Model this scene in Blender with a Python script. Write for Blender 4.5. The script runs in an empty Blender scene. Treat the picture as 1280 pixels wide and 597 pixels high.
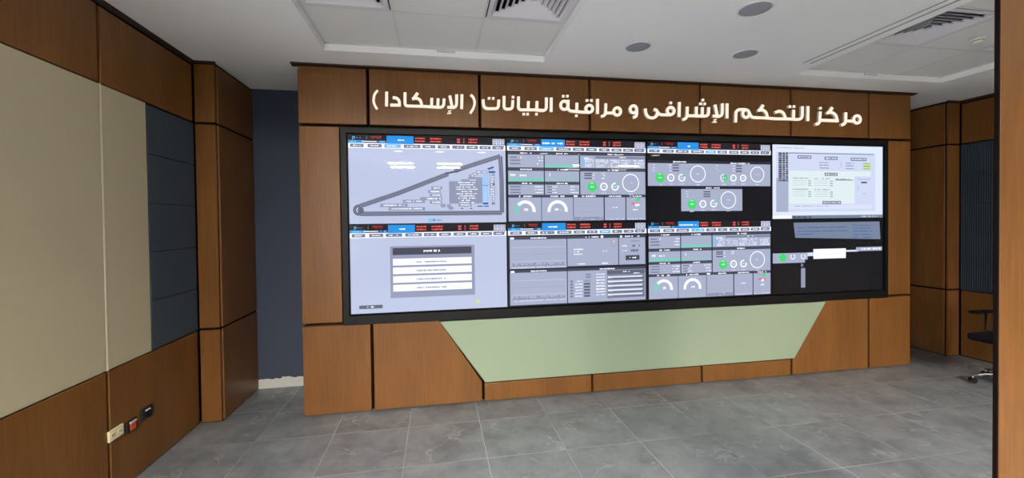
import bpy, bmesh, math, random
from mathutils import Vector, Matrix
random.seed(7)
C = bpy.context.scene.collection
S = 1.2                     # survey units -> metres (one floor tile = 0.5 unit = 0.6 m)
PI = math.pi

# ------------------------------------------------------------------ camera
F, CX, CY = 531.0, 640.28, 285.73
CAM = (0.6576, -3.3738, 1.4381)
yaw, pitch, roll = (math.radians(a) for a in (10.0267, -0.8749, -0.7047))
fw = Vector((math.sin(yaw)*math.cos(pitch), math.cos(yaw)*math.cos(pitch), math.sin(pitch)))
r0 = Vector((math.cos(yaw), -math.sin(yaw), 0)); u0 = r0.cross(fw)
rt = r0*math.cos(roll) + u0*math.sin(roll); up = -r0*math.sin(roll) + u0*math.cos(roll)
cam_data = bpy.data.cameras.new('camera'); cam = bpy.data.objects.new('camera', cam_data); C.objects.link(cam)
M = Matrix((rt, up, -fw)).transposed().to_4x4(); M.translation = Vector(CAM)*S
cam.matrix_world = M
cam_data.sensor_width = 36.0; cam_data.lens = F/1280*36
cam_data.shift_x = -(CX-640)/1280; cam_data.shift_y = (CY-298.5)/1280
cam_data.clip_start = 0.02
bpy.context.scene.camera = cam

# ------------------------------------------------------------------ light and exposure
sc = bpy.context.scene
sc.view_settings.view_transform = 'Standard'; sc.view_settings.look = 'None'
sc.view_settings.gamma = 1; sc.view_settings.use_curve_mapping = False
sc.view_settings.exposure = 0.12
sc.world = bpy.data.worlds.new('world'); sc.world.use_nodes = True
sc.world.node_tree.nodes['Background'].inputs[0].default_value = (0.6, 0.68, 0.8, 1)
sc.world.node_tree.nodes['Background'].inputs[1].default_value = 0.3
sc.cycles.max_bounces = 10; sc.cycles.diffuse_bounces = 6
TUBE_W, SPOT_W, RFILL_W, LFILL_W = 4300.0, 30.0, 0.0, 10.0

# ------------------------------------------------------------------ helpers
def lin(c):
    return tuple(((v/255)/12.92 if v/255 <= .04045 else ((v/255+.055)/1.055)**2.4) for v in c) + (1,)

def new_mat(name):
    m = bpy.data.materials.new(name); m.use_nodes = True
    return m, m.node_tree.nodes, m.node_tree.links, m.node_tree.nodes['Principled BSDF']

def plain(name, rgb, rough=.5, metal=0, spec=.5, bump=0, bscale=200):
    m, N, L, b = new_mat(name)
    b.inputs['Base Color'].default_value = lin(rgb); b.inputs['Roughness'].default_value = rough
    b.inputs['Metallic'].default_value = metal; b.inputs['Specular IOR Level'].default_value = spec
    tc = N.new('ShaderNodeTexCoord'); no = N.new('ShaderNodeTexNoise'); no.inputs['Scale'].default_value = bscale
    L.new(tc.outputs['Object'], no.inputs['Vector'])
    mx = N.new('ShaderNodeMix'); mx.data_type = 'RGBA'; mx.blend_type = 'MULTIPLY'; mx.inputs[0].default_value = .10
    mx.inputs[6].default_value = lin(rgb); L.new(no.outputs['Fac'], mx.inputs[7]); L.new(mx.outputs[2], b.inputs['Base Color'])
    if bump:
        bp = N.new('ShaderNodeBump'); bp.inputs['Strength'].default_value = bump; bp.inputs['Distance'].default_value = .002
        L.new(no.outputs['Fac'], bp.inputs['Height']); L.new(bp.outputs[0], b.inputs['Normal'])
    return m

def glow(name, rgb, k=1.0, gloss=True, nolight=True, col=None):
    m, N, L, b = new_mat(name)
    b.inputs['Base Color'].default_value = (.01, .01, .012, 1)
    b.inputs['Roughness'].default_value = .012 if gloss else .6
    b.inputs['Specular IOR Level'].default_value = .22 if gloss else .2
    b.inputs['Emission Color'].default_value = lin(rgb) if col is None else col
    b.inputs['Emission Strength'].default_value = k
    if nolight: m.cycles.emission_sampling = 'NONE'
    return m

def wood(name, a, b_, rough=.38):
    m, N, L, b = new_mat(name)
    tc = N.new('ShaderNodeTexCoord'); mp = N.new('ShaderNodeMapping'); mp.inputs['Scale'].default_value = (26, 26, 1.6)
    oi = N.new('ShaderNodeObjectInfo'); ad = N.new('ShaderNodeVectorMath'); ad.operation = 'ADD'
    sc_ = N.new('ShaderNodeVectorMath'); sc_.operation = 'SCALE'; sc_.inputs[3].default_value = 3.0
    L.new(tc.outputs['Object'], ad.inputs[0]); L.new(oi.outputs['Random'], sc_.inputs[0]); L.new(sc_.outputs[0], ad.inputs[1])
    L.new(ad.outputs[0], mp.inputs['Vector'])
    n1 = N.new('ShaderNodeTexNoise'); n1.inputs['Scale'].default_value = 2.2; n1.inputs['Detail'].default_value = 8; n1.inputs['Roughness'].default_value = .65
    L.new(mp.outputs[0], n1.inputs['Vector'])
    mp2 = N.new('ShaderNodeMapping'); mp2.inputs['Scale'].default_value = (3, 3, .7); L.new(ad.outputs[0], mp2.inputs['Vector'])
    n2 = N.new('ShaderNodeTexNoise'); n2.inputs['Scale'].default_value = 1.3; n2.inputs['Detail'].default_value = 3; L.new(mp2.outputs[0], n2.inputs['Vector'])
    mm = N.new('ShaderNodeMath'); mm.operation = 'MULTIPLY_ADD'; mm.inputs[1].default_value = .55; L.new(n1.outputs['Fac'], mm.inputs[0])
    m3 = N.new('ShaderNodeMath'); m3.operation = 'MULTIPLY'; m3.inputs[1].default_value = .45; L.new(n2.outputs['Fac'], m3.inputs[0]); L.new(m3.outputs[0], mm.inputs[2])
    cr = N.new('ShaderNodeValToRGB'); cr.color_ramp.elements[0].position = .36; cr.color_ramp.elements[1].position = .64
    cr.color_ramp.elements[0].color = lin(a); cr.color_ramp.elements[1].color = lin(b_)
    L.new(mm.outputs[0], cr.inputs[0]); L.new(cr.outputs[0], b.inputs['Base Color'])
    b.inputs['Roughness'].default_value = rough; b.inputs['Specular IOR Level'].default_value = .3
    bp = N.new('ShaderNodeBump'); bp.inputs['Strength'].default_value = .08; bp.inputs['Distance'].default_value = .001
    L.new(n1.outputs['Fac'], bp.inputs['Height']); L.new(bp.outputs[0], b.inputs['Normal'])
    return m

def fabric(name, rgb, ribs=0):
    m, N, L, b = new_mat(name)
    tc = N.new('ShaderNodeTexCoord'); no = N.new('ShaderNodeTexNoise'); no.inputs['Scale'].default_value = 420; no.inputs['Detail'].default_value = 2
    L.new(tc.outputs['Object'], no.inputs['Vector'])
    cr = N.new('ShaderNodeValToRGB'); cr.color_ramp.elements[0].position = .3; cr.color_ramp.elements[1].position = .7
    cr.color_ramp.elements[0].color = lin([v*.94 for v in rgb]); cr.color_ramp.elements[1].color = lin([min(255, v*1.04) for v in rgb])
    L.new(no.outputs['Fac'], cr.inputs[0]); L.new(cr.outputs[0], b.inputs['Base Color'])
    b.inputs['Roughness'].default_value = .95; b.inputs['Specular IOR Level'].default_value = .1
    bp = N.new('ShaderNodeBump'); bp.inputs['Strength'].default_value = .3; bp.inputs['Distance'].default_value = .001
    L.new(no.outputs['Fac'], bp.inputs['Height'])
    if ribs:
        wv = N.new('ShaderNodeTexWave'); wv.bands_direction = 'Y'; wv.inputs['Scale'].default_value = ribs; wv.inputs['Distortion'].default_value = .6
        L.new(tc.outputs['Object'], wv.inputs['Vector'])
        b2 = N.new('ShaderNodeBump'); b2.inputs['Strength'].default_value = .8; b2.inputs['Distance'].default_value = .01
        L.new(wv.outputs['Fac'], b2.inputs['Height']); L.new(bp.outputs[0], b2.inputs['Normal']); L.new(b2.outputs[0], b.inputs['Normal'])
    else: L.new(bp.outputs[0], b.inputs['Normal'])
    return m

def floor_mat():
    m, N, L, b = new_mat('grey_porcelain_tiles')
    tc = N.new('ShaderNodeTexCoord'); mp = N.new('ShaderNodeMapping')
    mp.inputs['Location'].default_value = (.06*S, .31*S, 0)      # floor object origin is the world origin
    L.new(tc.outputs['Object'], mp.inputs['Vector'])
    br = N.new('ShaderNodeTexBrick'); br.offset = 0; br.squash = 1
    br.inputs['Scale'].default_value = 1; br.inputs['Brick Width'].default_value = .5*S; br.inputs['Row Height'].default_value = .5*S
    br.inputs['Mortar Size'].default_value = .0022; br.inputs['Mortar Smooth'].default_value = .3; br.inputs['Bias'].default_value = 0
    br.inputs['Color1'].default_value = (0, 0, 0, 1); br.inputs['Color2'].default_value = (1, 1, 1, 1); br.inputs['Mortar'].default_value = (.5, .5, .5, 1)
    L.new(mp.outputs[0], br.inputs['Vector'])
    # per-tile shift of the cloudy stone pattern
    add = N.new('ShaderNodeVectorMath'); add.operation = 'MULTIPLY_ADD'; add.inputs[1].default_value = (7, 5, 3)
    L.new(br.outputs['Color'], add.inputs[0]); L.new(tc.outputs['Object'], add.inputs[2])
    n1 = N.new('ShaderNodeTexNoise'); n1.inputs['Scale'].default_value = 3.2; n1.inputs['Detail'].default_value = 9; n1.inputs['Roughness'].default_value = .68; n1.inputs['Distortion'].default_value = .15
    L.new(add.outputs[0], n1.inputs['Vector'])
    cr = N.new('ShaderNodeValToRGB'); cr.color_ramp.elements[0].position = .3; cr.color_ramp.elements[1].position = .72
    cr.color_ramp.elements[0].color = lin(FLOOR_A); cr.color_ramp.elements[1].color = lin(FLOOR_B)
    L.new(n1.outputs['Fac'], cr.inputs[0])
    # pale veins
    n2 = N.new('ShaderNodeTexNoise'); n2.inputs['Scale'].default_value = 2.2; n2.inputs['Detail'].default_value = 8; n2.inputs['Distortion'].default_value = .3
    L.new(add.outputs[0], n2.inputs['Vector'])
    v1 = N.new('ShaderNodeMath'); v1.operation = 'SUBTRACT'; v1.inputs[1].default_value = .5; L.new(n2.outputs['Fac'], v1.inputs[0])
    v2 = N.new('ShaderNodeMath'); v2.operation = 'ABSOLUTE'; L.new(v1.outputs[0], v2.inputs[0])
    v3 = N.new('ShaderNodeMapRange'); v3.inputs['From Min'].default_value = 0; v3.inputs['From Max'].default_value = .012; v3.inputs['To Min'].default_value = .26; v3.inputs['To Max'].default_value = 0
    L.new(v2.outputs[0], v3.inputs['Value'])
    n3 = N.new('ShaderNodeTexNoise'); n3.inputs['Scale'].default_value = 3; L.new(tc.outputs['Object'], n3.inputs['Vector'])
    v4 = N.new('ShaderNodeMapRange'); v4.inputs['From Min'].default_value = .48; v4.inputs['From Max'].default_value = .62; L.new(n3.outputs['Fac'], v4.inputs['Value'])
    v5 = N.new('ShaderNodeMath'); v5.operation = 'MULTIPLY'; L.new(v3.outputs[0], v5.inputs[0]); L.new(v4.outputs[0], v5.inputs[1])
    mx = N.new('ShaderNodeMix'); mx.data_type = 'RGBA'; L.new(v5.outputs[0], mx.inputs[0]); L.new(cr.outputs[0], mx.inputs[6]); mx.inputs[7].default_value = lin((196, 192, 186))
    # joints, patchily filled with white dust
    v6 = N.new('ShaderNodeMapRange'); v6.inputs['From Min'].default_value = .4; v6.inputs['From Max'].default_value = .65; v6.inputs['To Min'].default_value = .15; v6.inputs['To Max'].default_value = .9
    n4 = N.new('ShaderNodeTexNoise'); n4.inputs['Scale'].default_value = 1.1; L.new(tc.outputs['Object'], n4.inputs['Vector']); L.new(n4.outputs['Fac'], v6.inputs['Value'])
    v7 = N.new('ShaderNodeMath'); v7.operation = 'MULTIPLY'; L.new(v6.outputs[0], v7.inputs[0]); L.new(br.outputs['Fac'], v7.inputs[1])
    m2 = N.new('ShaderNodeMix'); m2.data_type = 'RGBA'; L.new(v7.outputs[0], m2.inputs[0]); L.new(mx.outputs[2], m2.inputs[6]); m2.inputs[7].default_value = lin((190, 190, 184))
    L.new(m2.outputs[2], b.inputs['Base Color'])
    b.inputs['Roughness'].default_value = .27; b.inputs['Specular IOR Level'].default_value = .4
    return m
FLOOR_A, FLOOR_B = (100, 104, 106), (136, 139, 141)

class Geo:
    """collects shapes (in survey units) and links them as ONE mesh object"""
    def __init__(s): s.v = []; s.f = []; s.m = []; s.sm = []
    def add(s, vs, fs, m=0, smooth=False):
        n = len(s.v); s.v += [tuple(v) for v in vs]
        for f in fs: s.f.append([i+n for i in f]); s.m.append(m); s.sm.append(smooth)
        return s
    def box(s, x0, x1, y0, y1, z0, z1, m=0):
        return s.add([(x, y, z) for z in (z0, z1) for y in (y0, y1) for x in (x0, x1)],
                     [(0, 2, 3, 1), (4, 5, 7, 6), (0, 1, 5, 4), (2, 6, 7, 3), (0, 4, 6, 2), (1, 3, 7, 5)], m)
    def cbox(s, x0, x1, y0, y1, z0, z1, c=.004, m=0):
        """box with chamfered edges"""
        bm = bmesh.new(); bmesh.ops.create_cube(bm, size=1)
        for v in bm.verts: v.co = Vector(((x0+x1)/2+v.co.x*(x1-x0), (y0+y1)/2+v.co.y*(y1-y0), (z0+z1)/2+v.co.z*(z1-z0)))
        bmesh.ops.bevel(bm, geom=bm.edges[:], offset=c, segments=2, affect='EDGES', profile=.5)
        bm.verts.index_update(); s.add([v.co[:] for v in bm.verts], [[v.index for v in f.verts] for f in bm.faces], m); bm.free(); return s
    def prism(s, poly, axis, a, b, m=0, c=0):
        """polygon in the two other axes, extruded from a to b along axis"""
        def P(p, t): return {0: (t, p[0], p[1]), 1: (p[0], t, p[1]), 2: (p[0], p[1], t)}[axis]
        n = len(poly)
        bm = bmesh.new(); A = [bm.verts.new(P(p, a)) for p in poly]; B = [bm.verts.new(P(p, b)) for p in poly]
        fa = bm.faces.new(A); bm.faces.new(B[::-1])
        for i in range(n): bm.faces.new((A[i], B[i], B[(i+1) % n], A[(i+1) % n]))
        bmesh.ops.recalc_face_normals(bm, faces=bm.faces[:])
        if c: bmesh.ops.bevel(bm, geom=[e for e in fa.edges], offset=c, segments=2, affect='EDGES', profile=.5)
        bm.verts.index_update(); s.add([v.co[:] for v in bm.verts], [[v.index for v in f.verts] for f in bm.faces], m); bm.free(); return s
    def lathe(s, prof, c, n=32, m=0, smooth=True, axis=2):
        """profile of (radius, height) turned about a vertical line (or along axis 1/0) through c"""
        vs = []; fs = []
        for r, h in prof:
            for k in range(n):
                a = k/n*2*PI; p = (r*math.cos(a), r*math.sin(a), h)
                if axis == 1: p = (p[0], p[2], p[1])
                if axis == 0: p = (p[2], p[0], p[1])
                vs.append((c[0]+p[0], c[1]+p[1], c[2]+p[2]))
        for i in range(len(prof)-1):
            for k in range(n): fs.append((i*n+k, i*n+(k+1) % n, (i+1)*n+(k+1) % n, (i+1)*n+k))
        fs.append(tuple(range(n))[::-1]); fs.append(tuple((len(prof)-1)*n+k for k in range(n)))
        return s.add(vs, fs, m, smooth)
    def tube(s, path, rad, n=10, m=0):
        pts = [Vector(p) for p in path]; vs = []; fs = []
        rads = rad if isinstance(rad, (list, tuple)) else [rad]*len(pts)
        for i, p in enumerate(pts):
            t = (pts[min(i+1, len(pts)-1)]-pts[max(i-1, 0)]).normalized()
            a = t.cross(Vector((0, 0, 1)));
            if a.length < 1e-3: a = t.cross(Vector((1, 0, 0)))
            a.normalize(); b = t.cross(a)
            for k in range(n):
                q = p + (a*math.cos(k/n*2*PI) + b*math.sin(k/n*2*PI))*rads[i]; vs.append(q[:])
        for i in range(len(pts)-1):
            for k in range(n): fs.append((i*n+k, i*n+(k+1) % n, (i+1)*n+(k+1) % n, (i+1)*n+k))
        fs.append(tuple(range(n))[::-1]); fs.append(tuple((len(pts)-1)*n+k for k in range(n)))
        return s.add(vs, fs, m, True)
    def build(s, name, mats, parent=None, origin=None):
        if parent is not None and origin is None: origin = ORG[parent.name]
        if origin is None: origin = (0, 0, 0)
        me = bpy.data.meshes.new(name)
        me.from_pydata([tuple((v[i]-origin[i])*S for i in range(3)) for v in s.v], [], s.f)
        for mt in (mats if isinstance(mats, (list, tuple)) else [mats]): me.materials.append(mt)
        for p, mi, sm in zip(me.polygons, s.m, s.sm): p.material_index = mi; p.use_smooth = sm
        bm = bmesh.new(); bm.from_mesh(me); bmesh.ops.recalc_face_normals(bm, faces=bm.faces[:]) if not getattr(s, 'keep', False) else None
        bm.to_mesh(me); bm.free(); me.update()
        o = bpy.data.objects.new(name, me); C.objects.link(o)
        if parent is not None: o.parent = parent
        else: o.location = Vector(origin)*S
        ORG[o.name] = origin
        return o
ORG = {}
def tag(o, label, cat, group=None, kind=None):
    o['label'] = label; o['category'] = cat
    if group: o['group'] = group
    if kind: o['kind'] = kind
    return o
def thing(name, org, label, cat, group=None):
    o = bpy.data.objects.new(name, None); C.objects.link(o); o.location = Vector(org)*S; o.empty_display_size = .1
    ORG[o.name] = tuple(org); return tag(o, label, cat, group)
def struct(o): o['kind'] = 'structure'; return o
def copy_tree(src, org, parent=None):
    c = src.copy(); C.objects.link(c)
    if parent is not None: c.parent = parent
    else: c.location = Vector(org)*S
    ORG[c.name] = tuple(org)
    for ch in list(src.children): copy_tree(ch, org, c)
    return c
OAK_A, OAK_B = (102, 66, 30), (125, 82, 40)
TROFFER_Y = (-5.45,)
TROFFER_X = (-.02, .92, 3.7, 4.7)  # last column added to brighten the right side of the wood wall
LY0, LY1 = -5.2, -3.2
WX0, WX1, LZ0, LZ1 = .2, 4.8, .3, 2.2
LETTERS = [
  [(0,[(0.224,2.454),(0.222,2.451),(0.218,2.446),(0.214,2.441),(0.209,2.435),(0.204,2.428),(0.2,2.42),(0.197,2.413),(0.195,2.405),(0.193,2.396),(0.192,2.388),(0.191,2.38),(0.19,2.372),(0.19,2.364),(0.191,2.357),(0.193,2.351),(0.194,2.344),(0.197,2.338),(0.199,2.332),(0.202,2.326),(0.205,2.319),(0.209,2.313),(0.212,2.307),(0.215,2.303),(0.217,2.299)],[(0.238,2.442),(0.235,2.439),(0.231,2.435),(0.227,2.43),(0.223,2.424),(0.219,2.419),(0.217,2.413),(0.214,2.408),(0.212,2.401),(0.211,2.393),(0.209,2.386),(0.208,2.379),(0.208,2.373),(0.208,2.367),(0.209,2.362),(0.21,2.356),(0.212,2.351),(0.213,2.345),(0.215,2.34),(0.218,2.335),(0.221,2.329),(0.224,2.323),(0.227,2.318),(0.23,2.313),(0.233,2.31)])],
  [(0,[(0.285,2.441),(0.282,2.328)],[(0.306,2.442),(0.304,2.328)])],
  [(0,[(0.338,2.387),(0.341,2.387),(0.346,2.386),(0.351,2.386),(0.355,2.386),(0.359,2.385),(0.362,2.384),(0.365,2.382),(0.368,2.381),(0.37,2.379),(0.372,2.376),(0.374,2.374),(0.375,2.371),(0.377,2.367),(0.377,2.36),(0.378,2.353),(0.378,2.345),(0.378,2.338),(0.378,2.334)],[(0.341,2.409),(0.344,2.409),(0.348,2.408),(0.353,2.408),(0.359,2.407),(0.366,2.406),(0.372,2.404),(0.376,2.402),(0.381,2.399),(0.385,2.395),(0.389,2.391),(0.393,2.386),(0.396,2.379),(0.398,2.372),(0.399,2.363),(0.399,2.355),(0.399,2.347),(0.399,2.34),(0.4,2.336)]),
   (0,[(0.399,2.353),(0.321,2.352)],[(0.398,2.33),(0.32,2.329)])],
  [(0,[(0.42,2.441),(0.419,2.352),(0.426,2.335),(0.443,2.327),(0.632,2.328)],[(0.442,2.442),(0.441,2.357),(0.443,2.352),(0.448,2.349),(0.633,2.35)]),
   (0,[(0.517,2.448),(0.485,2.401)],[(0.536,2.435),(0.504,2.388)]),
   (0,[(0.486,2.382),(0.489,2.383),(0.495,2.385),(0.5,2.387),(0.506,2.388),(0.511,2.389),(0.514,2.389),(0.518,2.388),(0.522,2.386),(0.527,2.384),(0.531,2.381),(0.534,2.378),(0.536,2.375),(0.538,2.371),(0.54,2.365),(0.542,2.357),(0.543,2.35),(0.544,2.343),(0.545,2.338)],[(0.481,2.403),(0.484,2.404),(0.489,2.406),(0.496,2.408),(0.503,2.41),(0.511,2.411),(0.519,2.411),(0.526,2.409),(0.532,2.406),(0.539,2.403),(0.545,2.399),(0.55,2.394),(0.555,2.388),(0.559,2.38),(0.561,2.371),(0.563,2.362),(0.565,2.354),(0.566,2.348),(0.566,2.343)]),
   (0,[(0.571,2.327),(0.689,2.325)],[(0.573,2.349),(0.691,2.347)]),
   (0,[(0.621,2.407),(0.618,2.339)],[(0.643,2.407),(0.64,2.339)]),
   (0,[(0.669,2.405),(0.666,2.336)],[(0.691,2.405),(0.688,2.337)]),
   (0,[(0.715,2.406),(0.712,2.363),(0.706,2.352),(0.701,2.348),(0.688,2.347)],[(0.737,2.405),(0.734,2.359),(0.723,2.336),(0.708,2.327),(0.688,2.325)])],
  [(0,[(0.759,2.428),(0.775,2.342)],[(0.781,2.433),(0.797,2.347)]),
   (0,[(0.812,2.441),(0.811,2.367),(0.805,2.355),(0.8,2.351),(0.786,2.349)],[(0.835,2.442),(0.833,2.362),(0.823,2.34),(0.807,2.329),(0.788,2.326)]),
   (0,[(0.749,2.327),(0.801,2.327)],[(0.75,2.35),(0.802,2.349)]),
   (0,[(0.78,2.318),(0.754,2.312),(0.764,2.297)],[(0.782,2.31),(0.767,2.307),(0.771,2.301)]),
   (0,[(0.748,2.286),(0.78,2.289)],[(0.747,2.296),(0.78,2.3)])],
  [(0,[(0.853,2.444),(0.849,2.329)],[(0.876,2.444),(0.872,2.33)])],
  [(0,[(0.926,2.437),(0.928,2.434),(0.932,2.431),(0.936,2.426),(0.94,2.422),(0.944,2.417),(0.946,2.413),(0.948,2.408),(0.95,2.403),(0.952,2.397),(0.953,2.392),(0.953,2.386),(0.953,2.38),(0.953,2.374),(0.952,2.368),(0.95,2.361),(0.948,2.355),(0.946,2.348),(0.943,2.341),(0.94,2.335),(0.935,2.327),(0.931,2.32),(0.926,2.313),(0.922,2.307),(0.919,2.302)],[(0.94,2.451),(0.943,2.448),(0.946,2.444),(0.951,2.44),(0.956,2.435),(0.96,2.429),(0.964,2.422),(0.966,2.416),(0.969,2.409),(0.971,2.402),(0.972,2.395),(0.973,2.388),(0.973,2.38),(0.972,2.373),(0.971,2.365),(0.969,2.357),(0.966,2.349),(0.964,2.342),(0.961,2.334),(0.957,2.326),(0.952,2.318),(0.947,2.31),(0.942,2.302),(0.938,2.296),(0.935,2.292)])],
  [(0,[(1.019,2.41),(1.02,2.37),(1.025,2.352),(1.037,2.335),(1.059,2.327),(1.135,2.33),(1.153,2.339),(1.163,2.358),(1.167,2.413)],[(1.042,2.412),(1.043,2.374),(1.046,2.363),(1.052,2.355),(1.064,2.35),(1.13,2.352),(1.136,2.356),(1.141,2.363),(1.144,2.413)]),
   (0,[(1.068,2.43),(1.088,2.431)],[(1.067,2.41),(1.088,2.411)]),
   (0,[(1.101,2.431),(1.122,2.432)],[(1.101,2.411),(1.121,2.412)])],
  [(0,[(1.187,2.444),(1.185,2.356),(1.193,2.338),(1.211,2.329),(1.247,2.33),(1.266,2.34),(1.277,2.358),(1.281,2.414)],[(1.21,2.444),(1.208,2.362),(1.211,2.355),(1.217,2.352),(1.242,2.353),(1.25,2.357),(1.254,2.365),(1.258,2.414)]),
   (0,[(1.261,2.447),(1.282,2.448)],[(1.26,2.427),(1.281,2.427)])],
  [(0,[(1.304,2.444),(1.301,2.356),(1.308,2.338),(1.326,2.327),(1.459,2.331),(1.523,2.327)],[(1.327,2.445),(1.325,2.361),(1.328,2.354),(1.334,2.35),(1.46,2.354),(1.525,2.351)]),
   (0,[(1.385,2.411),(1.381,2.34)],[(1.408,2.411),(1.405,2.34)]),
   (0,[(1.455,2.414),(1.452,2.343)],[(1.479,2.414),(1.476,2.343)]),
   (0,[(1.346,2.315),(1.368,2.315)],[(1.346,2.294),(1.367,2.295)]),
   (0,[(1.378,2.316),(1.399,2.316)],[(1.378,2.295),(1.399,2.296)]),
   (0,[(1.451,2.318),(1.472,2.319)],[(1.451,2.297),(1.472,2.298)]),
   (0,[(1.533,2.445),(1.532,2.365),(1.528,2.356),(1.52,2.351),(1.506,2.35),(1.458,2.351)],[(1.558,2.445),(1.556,2.361),(1.547,2.341),(1.528,2.329),(1.506,2.327),(1.457,2.328)])],
  [(0,[(1.574,2.446),(1.571,2.329)],[(1.598,2.447),(1.596,2.33)])],
  [(0,[(1.716,2.433),(1.714,2.364),(1.723,2.344),(1.743,2.331),(1.846,2.325),(1.911,2.326)],[(1.741,2.434),(1.739,2.369),(1.743,2.36),(1.752,2.355),(1.847,2.349),(1.912,2.35)]),
   (1,[(1.714,2.388),(1.714,2.382),(1.711,2.376),(1.708,2.372),(1.704,2.368),(1.7,2.366),(1.696,2.365),(1.691,2.366),(1.687,2.368),(1.683,2.371),(1.68,2.375),(1.678,2.381),(1.677,2.387),(1.678,2.393),(1.68,2.399),(1.683,2.403),(1.687,2.407),(1.692,2.409),(1.696,2.41),(1.7,2.409),(1.705,2.407),(1.709,2.404),(1.712,2.4),(1.714,2.394)],[(1.739,2.389),(1.738,2.378),(1.733,2.367),(1.727,2.357),(1.718,2.349),(1.707,2.344),(1.695,2.342),(1.684,2.343),(1.673,2.347),(1.664,2.355),(1.658,2.364),(1.654,2.375),(1.653,2.386),(1.654,2.398),(1.658,2.409),(1.665,2.418),(1.674,2.426),(1.685,2.431),(1.696,2.433),(1.708,2.432),(1.719,2.428),(1.727,2.421),(1.734,2.411),(1.738,2.401)]),
   (0,[(1.677,2.471),(1.699,2.472)],[(1.677,2.45),(1.698,2.451)]),
   (0,[(1.712,2.473),(1.734,2.474)],[(1.712,2.452),(1.733,2.453)]),
   (0,[(1.88,2.444),(1.903,2.445)],[(1.88,2.423),(1.902,2.424)]),
   (0,[(1.917,2.446),(1.94,2.447)],[(1.917,2.425),(1.94,2.425)]),
   (0,[(1.787,2.316),(1.809,2.317)],[(1.787,2.295),(1.809,2.296)]),
   (0,[(1.791,2.413),(1.788,2.341)],[(1.816,2.413),(1.813,2.341)]),
   (1,[(1.926,2.367),(1.926,2.363),(1.924,2.358),(1.921,2.355),(1.917,2.352),(1.913,2.35),(1.909,2.349),(1.905,2.35),(1.901,2.351),(1.897,2.354),(1.894,2.357),(1.893,2.361),(1.892,2.366),(1.893,2.37),(1.895,2.375),(1.897,2.378),(1.901,2.381),(1.905,2.383),(1.909,2.384),(1.914,2.383),(1.918,2.382),(1.921,2.379),(1.924,2.376),(1.926,2.372)],[(1.952,2.368),(1.95,2.357),(1.946,2.347),(1.939,2.339),(1.93,2.332),(1.92,2.327),(1.909,2.325),(1.898,2.326),(1.888,2.33),(1.879,2.337),(1.872,2.345),(1.868,2.355),(1.867,2.365),(1.868,2.376),(1.873,2.386),(1.879,2.394),(1.888,2.401),(1.899,2.406),(1.91,2.408),(1.921,2.407),(1.931,2.403),(1.94,2.397),(1.946,2.388),(1.95,2.378)])],
  [(0,[(1.97,2.45),(1.967,2.327)],[(1.995,2.451),(1.993,2.327)])],
  [(0,[(2.042,2.416),(2.039,2.344),(2.035,2.33),(2.029,2.324),(2.008,2.317)],[(2.067,2.416),(2.064,2.341),(2.058,2.319),(2.042,2.303),(2.015,2.295)]),
   (0,[(2.051,2.325),(2.124,2.327)],[(2.051,2.349),(2.125,2.351)]),
   (1,[(2.172,2.353),(2.171,2.348),(2.169,2.343),(2.166,2.339),(2.162,2.336),(2.158,2.334),(2.154,2.334),(2.15,2.334),(2.146,2.336),(2.142,2.338),(2.139,2.342),(2.137,2.347),(2.137,2.352),(2.137,2.357),(2.139,2.362),(2.142,2.366),(2.146,2.369),(2.15,2.371),(2.154,2.372),(2.159,2.371),(2.163,2.37),(2.166,2.367),(2.169,2.363),(2.171,2.358)],[(2.198,2.354),(2.196,2.343),(2.192,2.333),(2.185,2.323),(2.176,2.316),(2.165,2.311),(2.154,2.309),(2.142,2.311),(2.132,2.315),(2.123,2.321),(2.116,2.33),(2.112,2.34),(2.111,2.351),(2.112,2.362),(2.117,2.373),(2.123,2.382),(2.132,2.389),(2.143,2.394),(2.155,2.396),(2.166,2.395),(2.177,2.391),(2.186,2.384),(2.192,2.375),(2.196,2.365)])],
  [(1,[(2.315,2.376),(2.315,2.371),(2.313,2.366),(2.31,2.362),(2.307,2.36),(2.303,2.358),(2.299,2.357),(2.296,2.358),(2.292,2.359),(2.289,2.362),(2.286,2.365),(2.284,2.37),(2.284,2.375),(2.284,2.38),(2.286,2.385),(2.289,2.389),(2.292,2.391),(2.296,2.393),(2.3,2.394),(2.303,2.393),(2.307,2.392),(2.31,2.389),(2.313,2.386),(2.315,2.381)],[(2.342,2.377),(2.34,2.366),(2.336,2.356),(2.33,2.347),(2.321,2.339),(2.31,2.335),(2.299,2.333),(2.288,2.334),(2.278,2.338),(2.269,2.345),(2.263,2.353),(2.259,2.363),(2.258,2.374),(2.259,2.385),(2.263,2.395),(2.269,2.404),(2.278,2.411),(2.289,2.416),(2.3,2.418),(2.311,2.417),(2.321,2.413),(2.33,2.406),(2.336,2.398),(2.34,2.388)]),
   (0,[(2.316,2.376),(2.316,2.338),(2.311,2.326),(2.305,2.322),(2.293,2.32)],[(2.342,2.377),(2.342,2.334),(2.333,2.311),(2.315,2.299),(2.296,2.296)])],
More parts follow.
